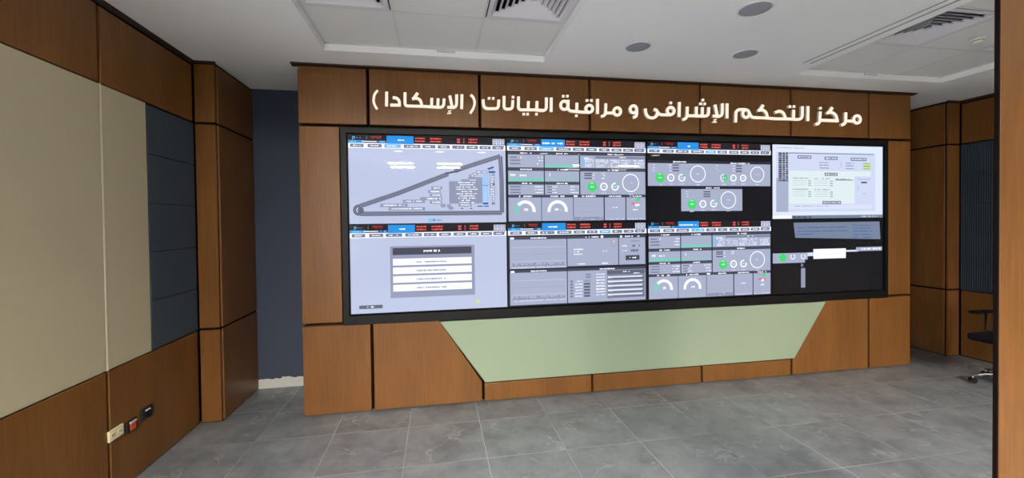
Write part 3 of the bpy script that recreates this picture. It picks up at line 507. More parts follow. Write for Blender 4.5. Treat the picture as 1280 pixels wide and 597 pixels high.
class Scr:
    def __init__(s, i, j, base):
        s.x0 = i*PW+.0065; s.w = PW-.013; s.z1 = 2.118-j*PH-.004; s.h = PH-.008
        if i == 0: s.x0 -= .004; s.w += .004
        s.g = Geo(); s.g.keep = True; s.L = 0; s.r = random.Random(i*7+j); s.quad(0, 0, 1, 1, base); s.i, s.j = i, j
    def P(s, u, v, l): return (s.x0+u*s.w, .006-l*.0006, s.z1-v*s.h)
    def quad(s, u0, v0, u1, v1, c, l=None):
        l = s.L if l is None else l; s.g.add([s.P(u0, v1, l), s.P(u1, v1, l), s.P(u1, v0, l), s.P(u0, v0, l)], [(0, 1, 2, 3)], PK.index(c))
    def poly(s, pts, c, l):
        a = sum(pts[i][0]*pts[(i+1) % len(pts)][1]-pts[(i+1) % len(pts)][0]*pts[i][1] for i in range(len(pts)))
        if a > 0: pts = pts[::-1]
        s.g.add([s.P(u, v, l) for u, v in pts], [tuple(range(len(pts)))], PK.index(c))
    def line(s, a, b, w, c, l):
        ax, ay = a[0]*s.w, a[1]*s.h; bx, by = b[0]*s.w, b[1]*s.h; d = math.hypot(bx-ax, by-ay); nx, ny = -(by-ay)/d*w/2, (bx-ax)/d*w/2
        s.poly([((ax+nx)/s.w, (ay+ny)/s.h), ((bx+nx)/s.w, (by+ny)/s.h), ((bx-nx)/s.w, (by-ny)/s.h), ((ax-nx)/s.w, (ay-ny)/s.h)], c, l)
    def ring(s, u, v, r, w, c, l, a0=0, a1=360, n=40):
        cx, cy = u*s.w, v*s.h; n = max(6, int(n*(a1-a0)/360)); vs = []
        for k in range(n+1):
            a = math.radians(a0+(a1-a0)*k/n)
            for q in (r, r-w): vs.append(s.P((cx+q*math.cos(a))/s.w, (cy-q*math.sin(a))/s.h, l))
        s.g.add(vs, [(2*k+1, 2*k, 2*k+2, 2*k+3) for k in range(n)], PK.index(c))
    def disc(s, u, v, r, c, l): s.ring(u, v, r, r*.98, c, l)
    def text(s, u0, u1, v, h, c, l, dens=.85):
        u = u0
        while u < u1:
            w = s.r.uniform(.004, .013)
            if s.r.random() < dens:
                hh = h*s.r.uniform(.55, 1); s.quad(u, v-hh/2, min(u+w, u1), v+hh/2, c, l)
                if s.r.random() < .3: s.quad(u, v+hh*.5+h*.12, u+w*.4, v+hh*.5+h*.3, c, l)
            u += w+s.r.uniform(.001, .003)
    def header(s, active, t=(.30, .34)):
        s.quad(0, 0, 1, .088, 'hdr', 1); s.quad(0, .088, 1, .146, 'white', 1)
        s.quad(0, .058, .10, .09, 'blue', 2); s.text(.015, .075, .073, .018, 'cyan', 3); s.quad(.085, .066, .175, .076, 'white', 2); s.quad(.178, .06, .235, .09, 'navyb', 2); s.text(.19, .225, .073, .018, 'cyan', 3)
        s.ring(.036, .03, .010, .005, 'cyan', 2, -90, 150); s.line((.03, .02), (.03, .055), .004, 'cyan', 2); s.text(.05, .08, .03, .008, 'gry', 2)
        s.quad(.113, .008, .1155, .05, 'gry', 2); s.text(.14, .205, .018, .016, 'dred', 2, 1); s.text(.15, .20, .036, .010, 'dred', 2, .8)
        s.quad(.236, 0, .403, .095, 'blue', 2); s.text(t[0], t[1], .05, .022, 'white', 3)
        for a, b in ((.413, .475), (.508, .58), (.755, .812)):
            for v in (.025, .058): s.text(a, b, v, .022, 'red', 2, 1)
        for a, b in ((.68, .70), (.722, .728)):
            for v in (.028, .058): s.quad(a, v-.010, b, v+.010, 'red', 2)
        s.quad(.915, .015, .993, .125, 'soft', 2)
        for i in range(3):
            for j in range(2): s.quad(.920+i*.025, .022+j*.048, .939+i*.025, .060+j*.048, 'gry', 3); s.quad(.924+i*.025, .034+j*.048, .935+i*.025, .050+j*.048, 'soft', 4)
        for k, (a, b) in enumerate(((.015, .095), (.12, .205), (.222, .322), (.342, .445), (.46, .54), (.556, .632), (.65, .728), (.742, .816), (.828, .902), (.912, .985))):
            s.quad(a, .100, b, .136, 'blue' if k == active else 'mid', 3); s.quad(a+.004, .107, b-.004, .129, 'gry' if k != active else 'cyan', 4); s.text(a+.018, b-.018, .118, .014, 'white', 5)
    def title(s, u0, u1, v0, v1, tw=.1, l=2):
        s.quad(u0, v0, u1, v1, 'dk', l); m = (u0+u1)/2; s.text(m-tw/2, m+tw/2, (v0+v1)/2, .018, 'white', l+1)
    def done(s, label):
        o = thing('display_panel', (s.x0+s.w/2, 0, s.z1-s.h), label, 'screen', 'video wall display panels')
        g = Geo(); x0, x1, z0, z1 = s.i*PW+.0015, (s.i+1)*PW-.0015, 2.118-(s.j+1)*PH+.0015, 2.118-s.j*PH-.0015
        g.box(x0, x1, .0075, .034, z0, z1)
        e = .0045
        for a in ((x0, x0+e, z0, z1), (x1-e, x1, z0, z1), (x0+e, x1-e, z0, z0+e), (x0+e, x1-e, z1-e, z1)): g.box(a[0], a[1], -.001, .0075, a[2], a[3])
        g.build('bezel', BLACKP, o); s.g.build('screen', SM, o)
        return o

def gauge(s, u, v, r, l, green):
    s.ring(u, v, r, r*.30, 'white', l, -8, 188)
    if green: s.ring(u, v, r*1.01, r*.34, 'teal', l+1, 140, 190)
    s.text(u-.02, u+.02, v-.015, .034, 'white', l)

def rings(s, pts, l=3):
    for k, (u, v, r, kind) in enumerate(pts):
        if kind == 'g': s.disc(u, v, r, 'grn', l); s.text(u-.012, u+.014, v, .014, 'white', l+1); s.ring(u-.002, v-.03, .014, .004, 'white', l+1, 30, 150)
        elif kind == 'h': s.ring(u, v, r, .007, 'white', l); s.ring(u, v, r, r*.95, 'grn', l+1, -90, 90); s.text(u-.012, u+.014, v, .014, 'white', l+2)
        else:
            s.ring(u, v, r, .0115 if r < .05 else .0085, 'white', l)
            if kind == 'q': s.ring(u, v, r+.001, .012, 'grn', l+1, 20, 75)
            s.text(u-.012, u+.014, v, .016, 'soft', l+1)
        s.text(u-.016, u+.016, v+r/s.h+.03, .012, 'soft', l)

def dash(s):
    s.header(3 if s.j else 2, (.245, .39))
    s.quad(0, .146, 1, 1, 'navy', 1)
    for (u0, u1, a, b) in ((.006, .252, .19, .345), (.259, .503, .19, .345), (.511, .994, .19, .345), (.006, .252, .385, .515), (.259, .503, .385, .515), (.511, .994, .385, .672),
                           (.006, .252, .55, .672), (.259, .503, .55, .672), (.006, .232, .705, .988), (.236, .458, .705, .988), (.462, .680, .705, .988), (.688, .842, .705, .988), (.849, .994, .705, .988)):
        s.quad(u0, a, u1, b, 'lav', 2)
    for a in ((.006, .252, .158, .188), (.259, .503, .158, .188), (.511, .994, .158, .188), (.006, .252, .352, .383), (.259, .503, .352, .383), (.511, .994, .352, .383), (.006, .252, .522, .548), (.259, .503, .522, .548)):
        s.title(*a, tw=.08)
    for a in ((.006, .232), (.236, .458), (.462, .680), (.688, .842), (.849, .994)): s.title(a[0], a[1], .678, .703, tw=min(.1, (a[1]-a[0])*.6))
    for k, v in enumerate((.225, .26, .30)): s.quad(.02, v-.009, .09, v+.009, 'gry', 3); s.text(.205, .245, v, .014, 'white', 3)
    s.text(.07, .10, .225, .02, 'white', 3)
    s.quad(.259, .305, .503, .335, 'teal', 3); s.quad(.006, .475, .252, .508, 'teal', 3); s.quad(.259, .48, .503, .492, 'teal', 3)
    s.text(.02, .06, .435, .03, 'white', 3); s.text(.085, .13, .44, .025, 'white', 3); s.quad(.292, .41, .297, .45, 'white', 3)
    s.quad(.52, .215, .535, .32, 'cyan', 3); s.text(.54, .59, .225, .02, 'white', 3); s.quad(.62, .20, .994, .225, 'gry', 3); s.text(.80, .85, .21, .014, 'white', 4)
    for v in (.245, .265, .285, .305, .325):
        for a, b in ((.545, .61), (.625, .72), (.73, .80), (.81, .88), (.905, .985)): s.text(a, b, v, .012, 'white' if s.r.random() < .7 else 'soft', 4)
    for v in (.41, .435, .47): s.quad(.54, v-.008, .595, v+.008, 'mid', 3); s.text(.6, .615, v, .012, 'white', 4); s.text(.665, .69, v, .012, 'white', 4)
    rings(s, [(.597, .575, .042, 'g'), (.683, .572, .034, 'w'), (.766, .572, .034, 'q'), (.883, .525, .077, 'w')])
    for v in (.575, .61, .645): s.quad(.02, v-.008, .09, v+.008, 'gry', 3); s.quad(.275, v-.008, .33, v+.008, 'gry', 3); s.text(.19, .245, v, .013, 'white', 3); s.text(.44, .495, v, .013, 'white', 3); s.text(.31, .345, v, .014, 'white', 4)
    gauge(s, .12, .865, .086, 3, True); gauge(s, .347, .865, .086, 3, False)
    for v in (.76, .82, .88): s.quad(.475, v, .675, v+.002, 'line', 3)
    s.text(.468, .675, .955, .022, 'gry', 3); s.text(.468, .675, .975, .012, 'mid', 3); s.quad(.462, .68, .49, .70, 'white', 4); s.text(.745, .785, .83, .016, 'white', 3); s.text(.7, .83, .975, .01, 'soft', 3)
    s.ring(.93, .71, .03, .028, 'grn', 4, 250, 360); s.text(.89, .95, .785, .025, 'red', 3); s.text(.915, .95, .80, .04, 'white', 4); s.text(.9, .94, .86, .02, 'white', 3); s.text(.86, .99, .975, .01, 'soft', 3)

# 1 top left: plan of a triangular circuit
s = Scr(0, 0, 'bg'); s.header(2, (.305, .345))
def road(pts):
    for w, c, l in ((.034, 'track', 2), (.026, 'line', 3), (.018, 'track', 4), (.006, 'line', 5)):
        for a, b in zip(pts[:-1], pts[1:]): s.line(a, b, w, c, l)
        for a in pts[1:-1]: s.disc(a[0], a[1], w/2, c, l)
road([(.07, .795), (.30, .655), (.62, .43)]); road([(.66, .395), (.80, .31), (.965, .215)])
road([(.965, .215), (.972, .50), (.972, .885)]); road([(.972, .885), (.5, .885), (.07, .885)]); s.line((.60, .43), (.70, .385), .014, 'track', 5)
s.ring(.060, .842, .042, .022, 'track', 5, 60, 300); s.ring(.060, .842, .034, .006, 'gry', 6, 60, 300); s.disc(.072, .845, .022, 'track', 6); s.disc(.072, .845, .014, 'gry', 7); s.disc(.072, .845, .008, 'track', 8)
for k in range(10):
    v = .515+k*.026; s.quad(.625, v, .842, v+.026, 'line', 6); s.quad(.625, v, .842, v+.003, 'gry', 7); w = s.r.uniform(.03, .075); s.text(.74-w, .74+w, v+.014, .014, 'white', 8)
s.quad(.705, .49, .842, .515, 'line', 6); s.quad(.75, .465, .842, .49, 'line', 6); s.text(.76, .80, .50, .012, 'white', 7)
for u, v in ((.77, .45), (.79, .43), (.815, .405), (.855, .405)): s.quad(u-.014, v-.016, u+.022, v+.016, 'line', 6); s.text(u-.008, u+.016, v, .014, 'white', 7)
s.quad(.842, .43, .882, .79, 'sky', 6); s.quad(.842, .56, .882, .565, 'navyb', 7); s.quad(.845, .765, .88, .785, 'navyb', 7); s.quad(.808, .80, .845, .812, 'navyb', 7); s.quad(.852, .80, .885, .812, 'navyb', 7); s.line((.862, .6), (.862, .75), .004, 'soft', 7)
s.line((.88, .37), (.92, .345), .014, 'navyb', 6); s.quad(.885, .392, .93, .415, 'navyb', 6)
for k in range(9): v = .42+k*.029; s.quad(.892, v, .926, v+.024, 'line' if k != 4 else 'mid', 6); s.text(.898, .92, v+.012, .014, 'white', 7)
s.quad(.908, .67, .922, .755, 'mid', 6); s.quad(.911, .675, .919, .75, 'soft', 7); s.text(.905, .925, .775, .03, 'mid', 6)
for k, (a, b) in enumerate(((.51, .58), (.49, .57), (.50, .575), (.44, .58), (.50, .578))): v = .575+k*.041; s.quad(a, v, b, v+.036, 'line', 6); s.text(a+.015, b-.008, v+.018, .018, 'white', 7)
for a, b, v in ((.33, .47, .745), (.19, .36, .79), (.24, .47, .83), (.57, .60, .795), (.61, .635, .80), (.62, .65, .825)): s.quad(a, v-.018, b, v+.02, 'line', 6); s.text(a+.02, b-.02, v, .016, 'white', 7)
s.quad(.685, .765, .77, .81, 'line', 8); s.text(.70, .76, .79, .014, 'white', 9); s.quad(.70, .825, .715, .837, 'navyb', 6); s.quad(.76, .825, .775, .837, 'navyb', 6)
s.disc(.525, .962, .010, 'blue', 2); s.quad(.49, .945, .515, .985, 'cyan', 2); s.text(.54, .575, .965, .018, 'blue', 2)
s.done('top left display showing a long triangular track plan on pale blue')

# 2 lower left: dialog with four white bars
s = Scr(0, 1, 'bg'); s.header(99, (.305, .345))
s.quad(.245, .245, .785, .835, 'line', 2); s.quad(.262, .265, .765, .345, 'dk', 3); s.text(.455, .56, .305, .026, 'white', 4)
for k in range(4): v = .388+k*.099; s.quad(.262, v, .765, v+.077, 'white', 3); s.text(.41, .61 if k % 3 else .60, v+.042, .018, 'line', 4, .9)
s.quad(.052, .905, .195, .945, 'mid', 2); s.text(.10, .14, .925, .018, 'white', 3); s.poly([(.795, .885), (.795, .93), (.82, .92)], 'yel', 3)
s.done('lower left display showing a grey dialog box with four white bars')

s = Scr(1, 0, 'lav'); dash(s); s.done('upper display second from left showing a dashboard, above the chart screen')

# 4 lower second: charts and tables
s = Scr(1, 1, 'lav'); s.header(6, (.28, .36)); s.quad(0, .146, 1, 1, 'navy', 1)
for a in ((.010, .408, .165, .548), (.414, .785, .165, .535), (.791, .990, .165, .535), (.010, .408, .565, .985), (.414, .990, .565, .985)): s.quad(a[0], a[2], a[1], a[3], 'lav', 2)
for a in ((.010, .408, .165, .198), (.414, .785, .165, .198), (.791, .990, .165, .198), (.010, .408, .565, .595), (.414, .990, .565, .595)): s.title(*a, tw=.11, l=3)
for b in (.165, .565):
    for k in range(1, 4): s.quad(.025, b+.04+k*.085, .40, b+.043+k*.085, 'soft' if k != 2 else 'line', 4)
    s.quad(.014, b+.005, .04, b+.03, 'white', 5)
    for k in range(36): u = .03+k*.0102; h = s.r.uniform(.01, .045); s.quad(u, b+.355-h, u+.004, b+.355, 'mid', 4)
    s.text(.03, .40, b+.37, .012, 'soft', 4)
for v, a, b in ((.33, .46, .53), (.36, .46, .50), (.39, .46, .52), (.36, .67, .70), (.51, .475, .54), (.51, .665, .71)): s.text(a, b, v, .016, 'white', 4)
s.ring(.75, .265, .026, .003, 'org', 4); s.text(.745, .76, .24, .014, 'white', 5); s.disc(.665, .18, .012, 'white', 5); s.quad(.80, .17, .815, .195, 'white', 5)
for v in (.30, .36): s.text(.815, .86, v, .016, 'white', 4); s.text(.88, .95, v, .035, 'mid', 4)
s.quad(.84, .42, .945, .48, 'dk', 4); s.text(.87, .92, .45, .018, 'white', 5); s.quad(.88, .235, .95, .25, 'line', 4)
for k in range(6): v = .71+k*.037; s.quad(.43, v, .452, v+.026, 'gry', 4); s.text(.465, .52, v+.012, .014, 'white', 4); s.quad(.53, v, .575, v+.024, 'mid' if k else 'line', 4); s.text(.62, .685, v+.005-.07, .014, 'white', 4); s.text(.62, .685, v+.005, .014, 'white', 4)
for v in (.635, .665): s.quad(.545, v, .58, v+.018, 'gry', 4)
s.quad(.70, .60, .985, .95, 'gry', 4); s.quad(.70, .60, .985, .65, 'mid', 5); s.text(.82, .87, .622, .016, 'white', 6); s.text(.90, .95, .645, .012, 'white', 6)
for k in range(5): v = .675+k*.055; s.quad(.72, v, .965, v+.022, 'soft' if k % 2 == 0 else 'pale', 6); s.quad(.74, v+.022, .975, v+.034, 'dk', 6); s.quad(.705, v, .72, v+.02, 'white', 7)
s.done('lower display second from left showing empty charts and a small table')

# 5 upper third: gauges on black
s = Scr(2, 0, 'blk'); s.header(4, (.315, .335))
s.quad(.0, .235, 1, .272, 'navy', 1); s.text(.17, .31, .252, .02, 'white', 2); s.text(.66, .82, .262, .02, 'white', 2)
s.quad(.004, .272, .996, .56, 'lav', 1)
rings(s, [(.097, .455, .043, 'g'), (.182, .455, .034, 'w'), (.268, .455, .034, 'q'), (.396, .405, .075, 'w'), (.607, .455, .036, 'h'), (.685, .455, .032, 'w'), (.766, .455, .032, 'w'), (.885, .405, .071, 'w')], 2)
for b in (.21, .72):
    for v in (.295, .33, .365): s.quad(b-.015, v-.009, b+.035, v+.009, 'mid', 2); s.text(b-.04, b-.02, v, .010, 'white', 2)
for v in (.295, .33, .365): s.text(.04, .06, v, .012, 'soft', 2); s.text(.54, .56, v, .012, 'soft', 2)
s.quad(.262, .57, .758, .60, 'navy', 1); s.text(.46, .57, .585, .018, 'white', 2); s.quad(.262, .60, .758, .885, 'lav', 1)
rings(s, [(.348, .795, .043, 'g'), (.435, .792, .034, 'w'), (.522, .788, .034, 'q'), (.642, .742, .077, 'w')], 2)
for v in (.635, .665, .695): s.quad(.44, v-.008, .495, v+.008, 'mid', 2); s.text(.30, .32, v, .012, 'soft', 2)
s.done('upper display third from left showing two bands of gauges on black')

s = Scr(2, 1, 'lav'); dash(s); s.done('lower display third from left showing a dashboard with half-ring gauges')

# 7 upper right: pale application window
s = Scr(3, 0, 'pale'); s.quad(.035, .10, .93, .905, 'win', 1); s.quad(.035, .45, .14, .905, 'lav', 2); s.quad(.14, .105, .915, .12, 'line', 2)
for k in range(16):
    for a, b in ((.055, .085), (.09, .112), (.117, .138)): s.quad(a, .108+k*.0245, b, .127+k*.0245, 'navy' if s.r.random() < .7 else 'mid', 3)
s.quad(.145, .35, .89, .80, 'ygr', 2)
for a, b, v in ((.222, .342, .165), (.462, .578, .175), (.70, .845, .185), (.462, .578, .395), (.442, .61, .783)): s.quad(a, v-.021, b, v+.021, 'mid', 3); s.quad(a+.008, v-.011, b-.008, v+.011, 'soft', 4); s.text(a+.02, b-.02, v, .014, 'mid', 5)
for v in (.235, .27, .31): s.text(.415, .50, v, .012, 'mid', 3); s.text(.655, .73, v+.005, .012, 'mid', 3)
for v, c in ((.245, 'grn'), (.262, 'yel'), (.28, 'org'), (.30, 'yel'), (.315, 'grn')): s.quad(.815, v-.007, .882, v+.007, c, 4)
for a, v in ((.175, .45), (.37, .455), (.56, .46), (.74, .46), (.175, .60), (.37, .605)):
    s.text(a, a+.14, v, .012, 'gry', 3)
    if a < .5:
        for q in (.03, .06, .09): s.quad(a, v+q, a+.12, v+q+.003, 'line', 3); s.quad(a+.14, v+q, a+.165, v+q+.012, 'line', 3)
s.quad(.735, .42, .89, .80, 'win', 3); s.quad(.795, .495, .85, .515, 'dk', 4); s.text(.80, .84, .66, .012, 'gry', 4); s.line((.765, .55), (.765, .61), .003, 'mid', 4)
s.quad(.56, .465, .72, .48, 'line', 3); s.quad(.14, .815, .90, .87, 'soft', 2); s.text(.2, .5, .83, .01, 'line', 3); s.quad(.61, .22, .613, .30, 'line', 3)
s.text(.04, .28, .045, .010, 'line', 2); s.quad(0, .955, 1, 1, 'steel', 2); s.quad(0, .955, .17, 1, 'white', 3); s.text(.18, .34, .978, .024, 'navy', 3); s.text(.80, .95, .978, .014, 'soft', 3)
s.done('upper right display showing a pale application window and taskbar')

# 8 lower right: mostly black
s = Scr(3, 1, 'blk')
s.poly([(.185, .04), (.97, .04), (.98, .29), (.20, .245)], 'steel', 1)
for v in (.11, .16): s.text(.22, .67, v, .012, 'navyb', 2, .9)
for v in (.09, .13, .17, .22, .26): s.text(.72, .90, v, .012, 'navyb', 2, .8)
s.text(.21, .36, .20, .012, 'navyb', 2)
s.quad(0, .45, .31, .585, 'lav', 1); s.quad(.285, .545, .31, .59, 'blk', 2)
s.disc(.09, .51, .038, 'grn', 2); s.ring(.178, .50, .026, .008, 'white', 2, 120, 420); s.ring(.27, .50, .026, .008, 'white', 2, 120, 420)
s.quad(.36, .405, .655, .54, 'white', 2); s.text(.39, .62, .475, .008, 'soft', 3); s.quad(.30, .45, .36, .50, 'soft', 1); s.quad(.655, .43, .77, .455, 'soft', 1); s.quad(.75, .395, .995, .45, 'lav', 1); s.text(.80, .98, .42, .03, 'white', 2)
s.quad(.25, .60, .27, .64, 'gry', 1); s.quad(.25, .66, .288, .925, 'line', 1)
s.done('lower right display, mostly black with a white bar across it')

# ------------------------------------------------------------------ ceiling fittings
def speaker(x, y, r, label):
    o = thing('ceiling_speaker', (x, y, H), label, 'ceiling speaker', 'round grey ceiling speakers')
    Geo().lathe([(r, .002), (r, -.004), (r-.004, -.007), (r-.009, -.006), (r-.010, .002)], (x, y, H), 48).build('rim', RIM, o)
    g = Geo(); rr = r-.0095
    g.lathe([(rr, .001), (rr, -.0045), (rr*.7, -.0060), (rr*.3, -.0066)], (x, y, H), 48); g.build('grille', GREYCLOTH, o)
speaker(2.444, -1.235, .093, 'large round grey ceiling speaker at the top edge of view, nearest camera')
speaker(2.027, -.650, .088, 'round grey ceiling speaker, leftmost of the three')
speaker(2.855, -.645, .088, 'round grey ceiling speaker nearest the right tray, behind the nearest one')

def diffuser(x0, x1, y0, y1, label):
    z = H+TH; o = thing('air_diffuser', ((x0+x1)/2, (y0+y1)/2, z), label, 'air vent', 'square four-way air diffusers')
    cx, cy = (x0+x1)/2, (y0+y1)/2; hx, hy = (x1-x0)/2, (y1-y0)/2
    g = Geo().box(x0-.004, x1+.004, y0-.004, y1+.004, z+.072, z+.076)
    for a in ((x0-.006, x0+.012, y0-.006, y1+.006), (x1-.012, x1+.006, y0-.006, y1+.006), (x0, x1, y0-.006, y0+.012), (x0, x1, y1-.012, y1+.006)): g.box(a[0], a[1], a[2], a[3], z+.001, z+.074)
    g.build('plenum_box', SLOT, o)
    g = Geo()
    def frame(a, b, z0, z1, g=g, thick=.004):
        # sloped square ring from inner half-size a (high) to outer b (low)
        vs = []
        for q, zz in ((a, z0), (b, z1), (b, z1-thick), (a, z0-thick)):
            for sx, sy in ((-1, -1), (1, -1), (1, 1), (-1, 1)): vs.append((cx+sx*hx*q, cy+sy*hy*q, zz))
        fs = [(4*i+k, 4*i+(k+1) % 4, 4*((i+1) % 4)+(k+1) % 4, 4*((i+1) % 4)+k) for i in range(4) for k in range(4)]
        g.add(vs, fs)
    frame(.89, 1.0, z-.001, z-.001); g.build('outer_frame', DIFF, o)
    for k in range(6):
        b = .885-k*.135; g2 = Geo(); frame(b-.075, b, z+.016, z-.004, g2, .003); g2.build('blade', DIFF, o)
    Geo().cbox(cx-hx*.07, cx+hx*.07, cy-hy*.07, cy+hy*.07, z-.006, z-.001, .002).build('core_plate', DIFF, o)
    return o
Y = [-.28-.517*k for k in range(5)]
diffuser(-.07, .405, Y[2]+.012, Y[1]-.012, 'square white air diffuser in the left ceiling tray, left one cut by the top edge')
diffuser(.97, 1.448, Y[2]+.012, Y[1]-.012, 'square white air diffuser in the left ceiling tray, right one above the lettering')
Y = [-.31-.517*k for k in range(5)]
diffuser(3.605, 4.09, Y[2]+.012, Y[1]-.012, 'square white air diffuser in the right ceiling tray with black slots showing')
diffuser(4.64, 5.065, Y[2]+.012, Y[1]-.012, 'square air diffuser in the right ceiling tray half hidden by the wood panel')
IVORY = plain('ivory_plastic', (226, 220, 198), .5)
o = thing('smoke_detector', (4.40, -1.0, H+TH), 'small round cream smoke detector on the right ceiling tray', 'smoke detector')
Geo().lathe([(.042, .001), (.042, -.008), (.036, -.010)], (4.40, -1.0, H+TH), 32).build('base', RIM, o)
Geo().lathe([(.032, -.009), (.032, -.018), (.022, -.026), (.009, -.028)], (4.40, -1.0, H+TH), 32).build('sensor_head', IVORY, o)
Geo().lathe([(.0325, -.012), (.0325, -.015)], (4.40, -1.0, H+TH), 32).build('vent_slot', SLOT, o)
# small latch plates on the lips of both trays
for (x, y, lb) in ((.74, -.283, 'small pale clip on the far lip of the left ceiling tray'), (4.33, -.313, 'small pale clip on the far lip of the right ceiling tray')):
    o = tag(Geo().cbox(x-.065, x+.065, y-.010, y+.004, H+TH*.55, H+TH+.004, .003).build('tray_clip', BAR, None, (x, y, H+TH*.55)), lb, 'clip', 'tray clips')

# lamps behind the camera
TUBE = glow('tube_light', (255, 248, 238), TUBE_W, False, False); SPOT = glow('spot_light', (255, 246, 232), SPOT_W, False, False)
LOUVRE = plain('added_louvre_grey', (110, 110, 112), .5)
def troffer(x, y):
    o = thing('ceiling_light', (x, y, H), 'twin-tube ceiling light with added louvre, unseen behind the viewpoint', 'ceiling light', 'louvred ceiling lights behind the viewpoint')
    g = Geo()
    g.box(x-.27, x+.27, y-.37, y-.355, H-.030, H); g.box(x-.27, x+.27, y+.355, y+.37, H-.014, H); g.box(x-.27, x-.255, y-.355, y+.355, H-.030, H); g.box(x+.255, x+.27, y-.355, y+.355, H-.030, H); g.box(x-.255, x+.255, y-.355, y+.355, H-.004, H)
    g.build('housing', RIM, o)
    for d in (-.32, .25): Geo().box(x-.23, x+.23, y+d-.013, y+d+.013, H-.010, H-.005).build('lamp_tube', TUBE, o)
    g = Geo()
    for k in range(11): g.box(x-.2325+k*.0465-.0008, x-.2325+k*.0465+.0008, y-.354, y+.354, H-.038, H-.011)
    g.build('added_louvre', LOUVRE, o)  # blades added to hold lamp light off the side walls
    return o
for y in TROFFER_Y:
    for x in TROFFER_X: troffer(x, y)
for x in (.05, .72, 1.42, 2.5, 3.2, 3.9, 4.6):
    o = thing('ceiling_downlight', (x, -3.8, H), 'round recessed downlight in the row behind the viewpoint', 'ceiling light', 'downlights behind the viewpoint')
    Geo().lathe([(.095, .001), (.095, -.005), (.078, -.006), (.078, .001)], (x, -3.8, H), 32).build('rim', RIM, o)
    Geo().lathe([(.077, .0005), (.077, -.003)], (x, -3.8, H), 32).build('lamp', SPOT, o)
# glowing panels framed like windows, added behind the camera to light the room
def window(nm, ax, a0, a1, z0, z1, at, s, W):
    """ax 1: in the rear wall (spans x), ax 0: in a side wall (spans y)"""
    def bx(g, p0, p1, q0, q1, d0, d1):
        return g.box(p0, p1, min(at+s*d0, at+s*d1), max(at+s*d0, at+s*d1), q0, q1) if ax == 1 else g.box(min(at+s*d0, at+s*d1), max(at+s*d0, at+s*d1), p0, p1, q0, q1)
    g = Geo(); m = (a0+a1)/2
    for p in ((a0-.05, a1+.05, z0-.05, z0), (a0-.05, a1+.05, z1, z1+.05), (a0-.05, a0, z0, z1), (a1, a1+.05, z0, z1), (m-.02, m+.02, z0, z1)): bx(g, *p, 0, .03)
    w = struct(g.build(nm, RIM))
    g = Geo(); bx(g, a0, a1, z0, z1, .004, .010); g.build('fill_pane', glow('added_glow_'+nm, (232, 240, 255), W, False, False), w, (0, 0, 0))
if RFILL_W: window('fill_light_1', 1, WX0, WX1, .95, 2.3, YR-.02, 1, RFILL_W)
if LFILL_W: window('fill_light_2', 0, LY0, LY1, LZ0, LZ1, XLW, 1, LFILL_W)

# ------------------------------------------------------------------ near oak partition at the right edge
px, py = 2.597, -2.2
o = thing('wood_partition', (px+.4, py, 0), 'tall orange oak partition with a dark edge, cut by the right side of view', 'partition')
Geo().box(px+.003, px+.45, py+.002, py+.009, .0, H-.002).build('core', DARK, o)
Geo().cbox(px+.006, px+.45, py-.004, py+.003, .006, H-.01, .0015).build('front_veneer', OAK, o)
Geo().cbox(px+.006, px+.45, py+.008, py+.012, .006, H-.01, .0015).build('back_veneer', OAK, o)
Geo().cbox(px, px+.006, py-.003, py+.011, .0, H-.004, .0015).build('edge_strip', DARK, o)

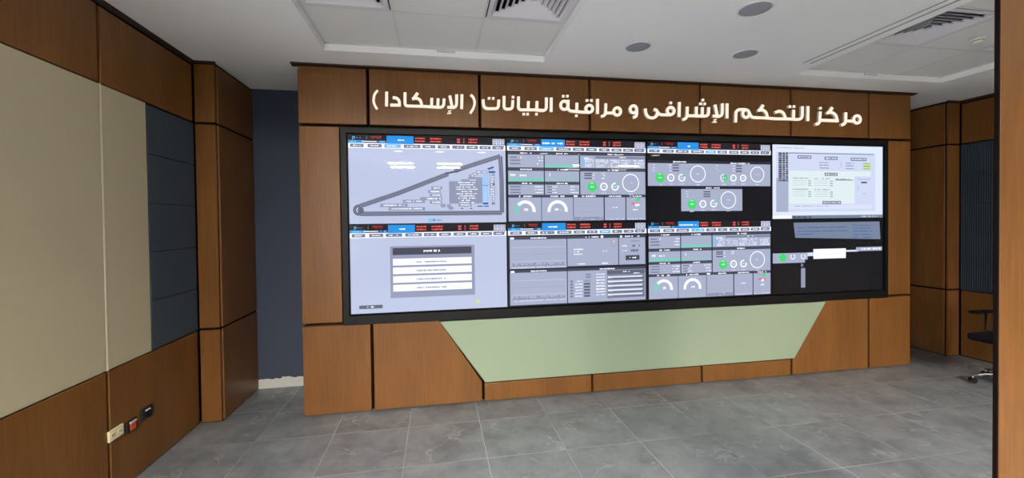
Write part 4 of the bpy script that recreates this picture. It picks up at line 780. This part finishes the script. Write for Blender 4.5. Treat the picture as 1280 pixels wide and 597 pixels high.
# ------------------------------------------------------------------ office chair behind the partition
cx, cy = 5.42, -.62
o = thing('office_chair', (cx, cy, 0), 'black office chair with chrome star base half hidden behind the oak partition', 'office chair')
CLOTH = fabric('black_mesh_fabric', (22, 22, 26))
for k in range(5):
    a = math.radians(144+72*k); dx, dy = math.cos(a), math.sin(a); R_ = .265
    leg = Geo().tube([(cx+dx*.02, cy+dy*.02, .095), (cx+dx*.10, cy+dy*.10, .098), (cx+dx*.19, cy+dy*.19, .088), (cx+dx*R_, cy+dy*R_, .062)], [.018, .016, .013, .010], 10).build('base_arm', CHROME, o)
    wx, wy = cx+dx*R_, cy+dy*R_
    g = Geo()
    for q in (-.014, .014):
        c0 = (wx-dy*q, wy+dx*q, .025); n = 16
        vs = []; fs = []
        for hh in (-.007, .007):
            for t in range(n): an = t/n*2*PI; vs.append((c0[0]-dy*hh+dx*.024*math.cos(an), c0[1]+dx*hh+dy*.024*math.cos(an), .0245+.024*math.sin(an)))
        fs = [tuple(range(n)), tuple(range(n, 2*n))] + [(t, (t+1) % n, n+(t+1) % n, n+t) for t in range(n)]
        g.add(vs, fs)
    g.build('caster', BLACKP, leg)
    Geo().tube([(wx, wy, .03), (wx, wy, .062)], .010, 8).build('caster_stem', CHROME, leg)
Geo().lathe([(.026, .08), (.026, .13), (.018, .135), (.018, .36)], (cx, cy, 0), 20).build('gas_column', CHROME, o)
seat = Geo().cbox(cx-.21, cx+.21, cy-.20, cy+.21, .365, .425, .022).build('seat', CLOTH, o)
Geo().tube([(cx+.18, cy, .37), (cx+.235, cy, .40), (cx+.25, cy, .56)], .014, 8).build('back_support', BLACKP, o)
g = Geo(); n = 7; vs = []
for i in range(n):
    for j in range(n):
        u, v = i/(n-1)*2-1, j/(n-1); vs.append((cx+.235-.035*u*u*-1*-1+.03*math.sin(v*2.2), cy+.20*u*(1-.12*v*v), .44+v*.36))
fs = [(i*n+j, (i+1)*n+j, (i+1)*n+j+1, i*n+j+1) for i in range(n-1) for j in range(n-1)]
vs2 = [(x+.028, y, z) for x, y, z in vs]; N_ = len(vs)
fs2 = [tuple(N_+q for q in f)[::-1] for f in fs]
edge = [i*n for i in range(n)] + [(n-1)*n+j for j in range(1, n)] + [i*n+n-1 for i in range(n-2, -1, -1)] + [j for j in range(n-2, 0, -1)]
fe = [(edge[k], edge[(k+1) % len(edge)], N_+edge[(k+1) % len(edge)], N_+edge[k]) for k in range(len(edge))]
g.add(vs+vs2, fs+fs2+fe, 0, True).build('backrest', CLOTH, o)
for q in (-1, 1):
    ar = Geo().tube([(cx+.08, cy+q*.205, .39), (cx+.08, cy+q*.245, .42), (cx+.07, cy+q*.245, .58)], .012, 8).build('arm_post', BLACKP, o)
    Geo().cbox(cx-.09, cx+.13, cy+q*.245-.03, cy+q*.245+.03, .575, .60, .009).build('armrest_pad', BLACKP, ar)
